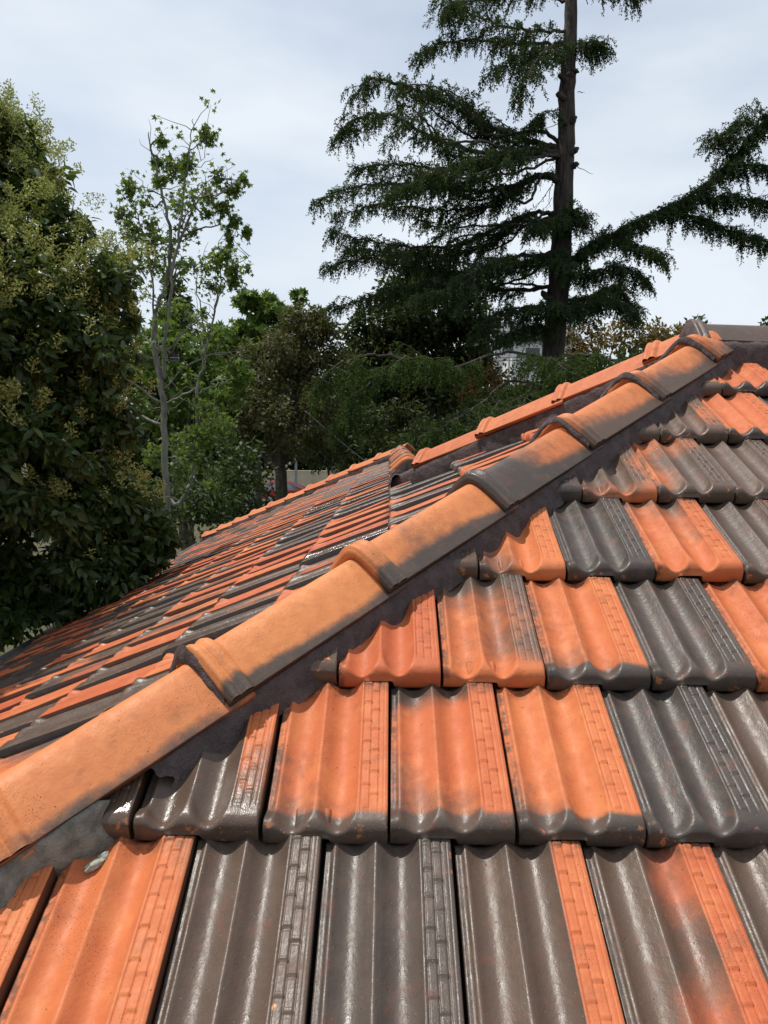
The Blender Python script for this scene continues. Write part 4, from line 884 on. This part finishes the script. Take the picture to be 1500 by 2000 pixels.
# ------------------------------------------------------------------ deodar cedar
def cedar():
    Y = 24.0; base = at(1075, 760, Y); base.z = GZ
    t = empty('cedar_tree', base); tag(t, 'tall deodar cedar with one dark trunk and tiered drooping boughs', 'tree')
    tp = [(1078, 800), (1080, 700), (1085, 620), (1093, 540), (1098, 440), (1102, 340), (1106, 250), (1108, 160), (1114, 60), (1118, -60), (1122, -220)]
    P = [base-Vector((0, 0, .2))]+[at(px, py, Y) for px, py in tp]
    p = wobble(P, .008, 6); n = len(p); rad = []
    for q in p:
        f = (q.z-GZ)/(P[-1].z-GZ); rad.append((.42*(1-f)**.6+.05) + rng.normal(0, .008))
    mb = MB(); mb.tube(p, rad, 16)
    tr = mb.build('trunk', M_BARKD, t, True)
    # pruned stubs
    for px, py, s in [(1095, 150, -1), (1090, 185, -1), (1124, 140, 1), (1122, 235, 1), (1125, 295, 1), (1126, 322, 1), (1060, 575, -1), (1096, 235, -1), (1075, 345, -1)]:
        c = at(px-s*14, py+10, Y-.15); e = at(px+s*2, py-4, Y-.3); mb = MB(); pp = wobble([c, c.lerp(e, .6), e], .02, 4); mb.tube(pp, taper(len(pp), .11, .075), 9); mb.build('branch_stub', M_BARKD, t, True)
    C = []; A = []; Ln = []; Wd = []; T = []; tw = MB()
    def spray(p, d, L_, tone):
        """a hanging twig set with short tufts"""
        m = max(3, int(L_/.052)); pos = np.array(tuple(p)); d = np.array(tuple(d)); d /= np.linalg.norm(d); stp = L_/m
        for k in range(m):
            for q in range(3):
                C.append(pos+rng.normal(0, .012, 3)); a = d*.55+rng.normal(0, .55, 3); a[2] -= .15; A.append(a); Ln.append(rng.uniform(.07, .135)*(1-.25*k/m)); Wd.append(rng.uniform(.022, .042)); T.append(np.clip(tone+rng.normal(0, .14), 0, 1))
            d = d+np.array([0, 0, -.16]); d /= np.linalg.norm(d); pos = pos+d*stp
    def bough(pts, ra, dens=1.0, lt=(.45, 1.0), bare=.12, tone=.4, wide=1.0, spr=(.18, .55)):
        P = [at(px, py, Y+dy) for px, py, dy in pts]; p = wobble(P, .025, 8); L_ = sum((p[i+1]-p[i]).length for i in range(len(p)-1))
        mb = MB(); mb.tube(p, taper(len(p), ra, ra*.18), 8); mb.build('bough', M_BARKD, t, True)
        nt_ = int(L_*9*dens)
        for k in range(nt_):
            f = bare+(1-bare)*(k+rng.random())/nt_; i = min(int(f*(len(p)-1)), len(p)-2); q = p[i].lerp(p[i+1], f*(len(p)-1)-i); ax = (p[i+1]-p[i]).normalized()
            sd = ax.cross(Vector((0, 0, 1))).normalized()*(1 if k % 2 else -1); ln = rng.uniform(*lt)*(1.0-.45*f)*wide
            d = (sd*rng.uniform(.5, 1.0)+ax*rng.uniform(.35, 1.0)+Vector((0, 0, rng.uniform(-.25, .30)))).normalized()
            m = max(2, int(ln/.17)); pos = q.copy(); seg = ln/m; path = [pos.copy()]
            for j in range(m):
                for _ in range(2):
                    dd = d*.5+Vector(tuple(rng.normal(0, .45, 3)))+Vector((0, 0, -.45)); spray(pos+d*seg*rng.random(), dd, rng.uniform(*spr), tone+(.30 if rng.random() < .16 else 0))
                pos = pos+d*seg; d = (d+Vector((0, 0, -.13))).normalized(); path.append(pos.copy())
            tw.tube(path, taper(len(path), .013, .005), 4)
            spray(pos, d+Vector((0, 0, -.4)), rng.uniform(.25, .60), tone+.15)
    B_ = [([(1112, 5, 0), (1040, -15, .5), (960, 0, .5), (890, 5, 0), (868, 25, -.2)], .06), ([(1110, 60, 0), (1050, 60, -.6), (980, 50, -.9), (905, 20, -1), (870, 10, -1)], .05),
          ([(1106, 85, 0), (1020, 85, .3), (930, 80, .4), (860, 85, .2), (822, 110, 0)], .06), ([(1105, 120, 0), (1060, 110, -.8), (1010, 110, -1.2), (960, 140, -1.6)], .04), ([(1106, 90, 0), (1070, 95, -1), (1040, 130, -2), (1020, 190, -2.3)], .04),
          ([(1100, 290, 0), (1040, 278, .2), (960, 250, .4), (880, 205, .3), (800, 170, .1), (725, 155, 0), (695, 185, 0)], .10), ([(1098, 298, 0), (1040, 292, -.5), (950, 300, -1), (850, 270, -1.2), (760, 225, -1.2), (690, 235, -1.2), (665, 260, -1.2)], .09),
          ([(1040, 292, 0), (960, 260, 1), (900, 190, 1.4), (840, 180, 1.4)], .05), ([(1098, 300, 0), (980, 310, 1), (870, 330, 1.4), (770, 320, 1.4), (700, 330, 1.3)], .08), ([(1098, 305, 0), (1000, 300, -1.3), (900, 320, -2), (830, 350, -2.4), (760, 380, -2.6)], .07),
          ([(1092, 352, 0), (1050, 343, -.1), (1000, 365, -.3), (900, 372, -.5), (790, 360, -.5), (690, 365, -.4), (625, 390, -.4)], .09), ([(1040, 350, 0), (960, 400, .6), (860, 410, 1), (750, 400, 1.2), (660, 420, 1.2)], .06),
          ([(1090, 420, 0), (1040, 418, 0), (980, 440, -.2), (890, 480, -.4), (800, 480, -.4), (720, 470, -.2), (650, 450, -.2)], .08), ([(1030, 420, 0), (950, 480, .8), (850, 500, 1.2), (740, 490, 1.4), (680, 485, 1.3)], .06),
          ([(1086, 490, 0), (1020, 515, .2), (930, 530, .3), (820, 525, .2), (720, 505, 0), (645, 520, 0)], .08), ([(1085, 500, 0), (1010, 500, -1), (940, 520, -2), (880, 560, -2.4), (820, 580, -2.4)], .06),
          ([(1084, 560, 0), (1000, 565, .2), (900, 560, .3), (800, 560, .4), (720, 580, .4), (650, 600, .4)], .07), ([(1082, 600, 0), (1030, 600, -.8), (980, 610, -1.2), (950, 640, -1.4)], .05), ([(1084, 610, 0), (1120, 600, -1), (1090, 600, -1.8), (1030, 600, -2)], .04)]
    for pts, ra in B_: bough(pts, ra, 1.0)
    # second ranks of boughs farther back and nearer, filling the tiers
    for pts, ra in B_[5:]:
        for s in (1, -1):
            q = [(px+rng.normal(0, 14)+ (1100-px)*.12, py+rng.normal(6, 16), dy+s*(1100-px)/430*rng.uniform(.7, 1.3)) for px, py, dy in pts[:-1]]
            q[0] = pts[0]; bough(q, ra*.7, .26, bare=.42, tone=.34)
    # right side: one long rising limb and a few tufts
    for pts, ra, dn, br in [([(1092, 530, 0), (1135, 492, -.2), (1200, 455, -.4), (1285, 415, -.6), (1345, 385, -.7), (1420, 320, -.8), (1500, 235, -.9), (1580, 190, -1)], .09, 1.5, .06), ([(1300, 412, -.6), (1370, 430, -.7), (1440, 455, -.9), (1510, 475, -1), (1560, 480, -1)], .05, 1.3, .05),
                    ([(1350, 385, -.7), (1420, 385, -1), (1500, 395, -1.2)], .04, 1.3, .1), ([(1400, 335, -.8), (1450, 320, -1.2), (1520, 330, -1.5)], .035, 1.3, .1), ([(1430, 310, -.8), (1410, 270, -1), (1440, 240, -1)], .03, 1.4, .1), ([(1470, 270, -.8), (1500, 225, -1), (1560, 260, -1)], .03, 1.3, .1),
                    ([(1200, 455, -.4), (1240, 480, -.9), (1290, 500, -1.3)], .03, 1.3, .1), ([(1096, 545, 0), (1150, 535, -.6), (1210, 520, -1), (1260, 545, -1.2)], .05, 1.2, .1), ([(1090, 590, 0), (1150, 580, .5), (1200, 560, .6), (1240, 600, .6)], .05, 1.2, .1), ([(1088, 610, 0), (1140, 600, -1), (1190, 585, -1.6), (1235, 610, -1.8)], .04, 1.2, .1),
                    ([(1110, 90, 0), (1140, 88, -.2), (1172, 95, -.2)], .035, 1.6, .2), ([(1102, 430, 0), (1120, 415, -.4), (1135, 430, -.6)], .03, 1.6, .2), ([(1098, 440, 0), (1080, 430, -1), (1050, 445, -1.6)], .04, 1.3, .1), ([(1095, 215, 0), (1070, 218, -.3), (1042, 240, -.5)], .02, .9, .5), ([(1120, -30, 0), (1180, -40, -.3), (1240, -10, -.4)], .03, 1.2, .2), ([(1090, 640, 0), (1040, 640, -1), (985, 660, -1.6)], .04, 1.1, .2), ([(1093, 500, 0), (1075, 500, -1), (1110, 520, -1.7)], .04, 1.2, .1)]:
        bough(pts, ra, dn*2.0, (.30, .80), br)
    # dead bare twigs near the trunk
    for _ in range(34):
        q = at(rng.uniform(960, 1080), rng.uniform(290, 430), Y+rng.normal(0, .5)); e = q+Vector((rng.uniform(-.5, .4), rng.normal(0, .3), rng.uniform(-1.0, .2))); pp = wobble([q, q.lerp(e, .5), e], .04, 4); tw.tube(pp, taper(len(pp), .013, .004), 4)
    for a, b in [((1125, 322), (1158, 340)), ((1128, 180), (1142, 181)), ((1095, 240), (1060, 255)), ((1080, 360), (1045, 410))]:
        pp = wobble([at(*a, Y-.2), at(*b, Y-.4)], .02, 4); tw.tube(pp, taper(len(pp), .015, .005), 4)
    tw.build('twigs', M_BARKD, t, True)['kind'] = 'stuff'
    nn = len(C); leaf_obj('needles', [(leaves(np.array(C), np.array(A), rdir(nn), np.array(Ln), np.array(Wd)), np.array(T))], ML_CEDAR, t)
    # low skirts of the same tree, hanging toward the roof, in a paler green
    C.clear(); A.clear(); Ln.clear(); Wd.clear(); T.clear(); tw = MB()
    for pts, ra in [([(1078, 700, 0), (980, 690, -3), (880, 720, -5), (800, 700, -6), (740, 735, -6.6)], .05), ([(800, 700, -6), (720, 695, -6.5), (660, 715, -7), (620, 760, -7)], .04), ([(1078, 760, 0), (1000, 745, -3), (940, 790, -5.2), (880, 825, -6.5), (800, 865, -7.2)], .05),
                    ([(1078, 760, 0), (1010, 760, -3.5), (960, 800, -5.5), (930, 840, -7)], .05), ([(1080, 720, 0), (1100, 695, -2.5), (1150, 695, -4.2), (1210, 705, -5.2), (1255, 705, -5.6)], .06), ([(1080, 740, 0), (1060, 705, -3), (1080, 705, -5), (1110, 725, -6)], .05),
                    ([(1078, 770, 0), (1040, 760, -3.5), (1030, 775, -5.5), (1010, 805, -7)], .05), ([(1080, 720, 0), (1130, 725, -2.5), (1190, 740, -4.5), (1180, 765, -5.5)], .05), ([(740, 735, -6.6), (700, 770, -7), (670, 820, -7)], .03)]:
        bough(pts, ra, .50, (.3, 1.1), .34, .36, 1.1, (.28, .70))
    tw.build('twigs', M_BARKD, t, True)['kind'] = 'stuff'
    nn = len(C); leaf_obj('needles', [(leaves(np.array(C), np.array(A), rdir(nn), np.array(Ln), np.array(Wd)), np.array(T))], ML_WEEP, t)['label'] = 'paler drooping sprays of the lowest boughs'
cedar()

# ------------------------------------------------------------------ things across the garden
# red car on the road
def carbody():
    t = empty('parked_car', at(566, 985, 53.0)*1.0); b = Vector((at(566, 960, 53.0).x, 53.0, GZ+.004)); t.location = b; BASE[t.name] = b
    tag(t, 'red hatchback parked beyond the forked trunk beside the beige wall', 'car')
    red, N_, L_, Bp = newmat('red_paint'); Bp.inputs['Base Color'].default_value = (.36, .020, .014, 1); Bp.inputs['Roughness'].default_value = .25; Bp.inputs['Coat Weight'].default_value = .6
    gl, N_, L_, Bg = newmat('car_glass'); Bg.inputs['Base Color'].default_value = (.10, .14, .17, 1); Bg.inputs['Roughness'].default_value = .06; Bg.inputs['Specular IOR Level'].default_value = .8
    rb, N_, L_, Br = newmat('tyre_rubber'); Br.inputs['Base Color'].default_value = (.015, .015, .015, 1); Br.inputs['Roughness'].default_value = .8
    al, N_, L_, Ba = newmat('alloy'); Ba.inputs['Base Color'].default_value = (.5, .5, .52, 1); Ba.inputs['Metallic'].default_value = .9; Ba.inputs['Roughness'].default_value = .35
    prof = [(-2.1, .30), (-2.15, .62), (-2.05, .86), (-1.75, .95), (1.05, .98), (2.0, .80), (2.12, .60), (2.1, .30)]
    cab = [(-1.85, .95), (-1.45, 1.38), (-.9, 1.47), (.1, 1.46), (1.15, .98)]
    def loft(prof, wfun, name, mat, parent, close=True):
        rows = 7; V = []; n = len(prof)
        for j in range(rows):
            s = -1+2*j/(rows-1)
            for x, z in prof:
                wd = wfun(x, z); k = 1-.06*abs(s)**4
                V.append((b.x+x*k, b.y+s*wd, b.z+(z-.3)*(1-.05*abs(s)**6)+.3))
        F_ = []
        for j in range(rows-1):
            for i in range(n-1+(1 if close else 0)): F_.append((j*n+i, j*n+(i+1) % n, (j+1)*n+(i+1) % n, (j+1)*n+i))
        F_.append(tuple(range(n-1, -1, -1))); F_.append(tuple((rows-1)*n+i for i in range(n)))
        me = bpy.data.meshes.new(name); me.from_pydata(V, [], F_); me.update(); return obj(name, me, mat, parent)
    body = loft(prof, lambda x, z: .86, 'body', red, t)
    loft(cab, lambda x, z: .80-.16*max(0, z-.95)/.5, 'cabin', gl, t)
    rf = MB(); rf.prism([(-.62, 0), (-.60, .035), (0, .055), (.60, .035), (.62, 0)], b+Vector((-1.42, 0, 1.42)), Vector((1, 0, 0)), Vector((0, 1, 0)), Vector((0, 0, 1)), 1.55); rf.build('roof_panel', red, t)
    for s in (-1, 1):
        for a, c in (((1.18, .97), (.12, 1.44)), ((-1.85, .95), (-1.42, 1.42)), ((-.35, .97), (-.42, 1.45))):
            mb = MB(); mb.tube([b+Vector((a[0], s*.80, a[1])), b+Vector((c[0], s*.645, c[1]))], .035, 6); mb.build('pillar', red, t)
        mb = MB(); mb.box(b.x+.75, b.x+.95, b.y+s*.98-.10, b.y+s*.98+.02, b.z+.98, b.z+1.10); mb.build('mirror', red, t)
        for x in (-1.3, 1.32):
            mb = MB(); mb.tube([b+Vector((x, s*.66, .31)), b+Vector((x, s*.885, .31))], .31, 22); wh = mb.build('wheel', rb, t)
            mb = MB(); mb.tube([b+Vector((x, s*.80, .31)), b+Vector((x, s*.895, .31))], .19, 16); r_ = mb.build('rim', al, wh)
        mb = MB(); mb.box(b.x+2.0, b.x+2.10, b.y+s*.62-.16, b.y+s*.62+.16, b.z+.62, b.z+.74); mb.build('headlight', gl, t)
carbody()
# beige rendered wall across the road
def wallblk(name, label, cat, px0, px1, pyt, Y, mat, thick=.25, cope=True):
    a = at(px0, pyt, Y); c = at(px1, pyt, Y); b = Vector(((a.x+c.x)/2, Y, GZ)); t = empty(name, b); tag(t, label, cat)
    m = MB(); m.box(a.x, c.x, Y, Y+thick, GZ, a.z-.08); m.build('wall_face', mat, t)
    m = MB(); m.box(a.x-.03, c.x+.03, Y-.04, Y+thick+.04, a.z-.08, a.z); m.build('coping', mat, t)
wallblk('garden_wall', 'plain beige rendered wall across the road behind the red car', 'wall', 470, 760, 918, 60.0, M_RENDER)
# weathered grey gate post
pb = at(578, 900, 56.5); pb.z = GZ; gp = empty('gate_post', pb); tag(gp, 'pale grey metal post standing between the forked trunk and the beige wall', 'post')
m = MB(); m.box(pb.x-.09, pb.x+.09, pb.y-.09, pb.y+.09, GZ, at(578, 885, 56.5).z); m.build('post', M_STEEL, gp)
m = MB(); m.box(pb.x-.13, pb.x+.13, pb.y-.13, pb.y+.13, at(578, 885, 56.5).z, at(578, 882, 56.5).z); m.build('post_cap', M_STEEL, gp)
# street tree trunk by the wall
blob_tree('street_tree', 'stout pale trunked street tree in front of the beige wall', 'tree', [(650, 800, 60, 45, 0), (690, 810, 55, 45, 0), (620, 830, 45, 35, 0)], 46, ML_DARK, (660, 850), M_BARKG, dens=420, lsz=(.34, .18), trunk_r=.50)
# weatherboard house behind the cedar trunk
def far_house():
    Y = 48.0; a = at(1000, 705, Y); c = at(1120, 705, Y); top = at(1000, 664, Y).z; b = Vector(((a.x+c.x)/2, Y+3, GZ)); t = empty('weatherboard_house', b); tag(t, 'white weatherboard house half hidden behind the cedar trunk', 'house')
    m = MB(); m.box(a.x, c.x, Y, Y+7, GZ, top); m.build('wall', M_WHITE, t)
    z = top-.02; me = None
    k = 0
    while z > top-2.6:
        mb = MB(); mb.prism([(0, 0), (-.035, 0), (-.010, .19), (0, .19)], Vector((a.x, Y-.003, z-.2)), Vector((1, 0, 0)), Vector((0, 1, 0)), Vector((0, 0, 1)), c.x-a.x); mb.build('board', M_WHITE, t); z -= .2
    m = MB(); m.prism([(-.5, 0), (3.5, 1.5), (7.5, 0), (7.5, -.12), (-.5, -.12)], Vector((a.x-.4, Y, top+.125)), Vector((1, 0, 0)), Vector((0, 1, 0)), Vector((0, 0, 1)), c.x-a.x+.8); rf = m.build('roof', M_GROOF, t)
    ch = at(976, 640, Y+1); m = MB(); m.box(ch.x-.28, ch.x+.28, Y+1, Y+1.6, GZ, ch.z); m.build('chimney', M_WHITE, t)
    wx = at(1040, 690, Y).x; m = MB(); m.box(wx-.45, wx+.45, Y-.06, Y+.02, top-1.7, top-.5); wn = m.build('window', M_GROOF, t)
    m = MB(); m.box(wx-.52, wx+.52, Y-.10, Y-.062, top-1.78, top-1.70); m.build('sill', M_WHITE, wn)
far_house()
# overhead wires
for (a, b, Ya, Yb, r, lb) in [((150, 688), (520, 691), 38, 40, .022, 'upper overhead wire passing behind the sweetgum stems'), ((150, 694), (520, 697), 38, 40, .022, 'lower overhead wire passing behind the sweetgum stems'), ((636, 836), (703, 892), 19, 19, .010, 'thin slanting cable hanging in front of the street tree')]:
    A_ = at(*a, Ya); B2 = at(*b, Yb); A_ = A_+(A_-B2)*(1.5 if r > .015 else .6); B2 = B2+(B2-A_)*(.8 if r > .015 else .12)
    pts = [A_.lerp(B2, i/16)-Vector((0, 0, .25*4*(i/16)*(1-i/16)*(1 if r > .015 else .1))) for i in range(17)]
    mb = MB(); mb.tube(pts, r, 6); tag(mb.build('overhead_wire', M_GROOF, None, True), lb, 'wire')
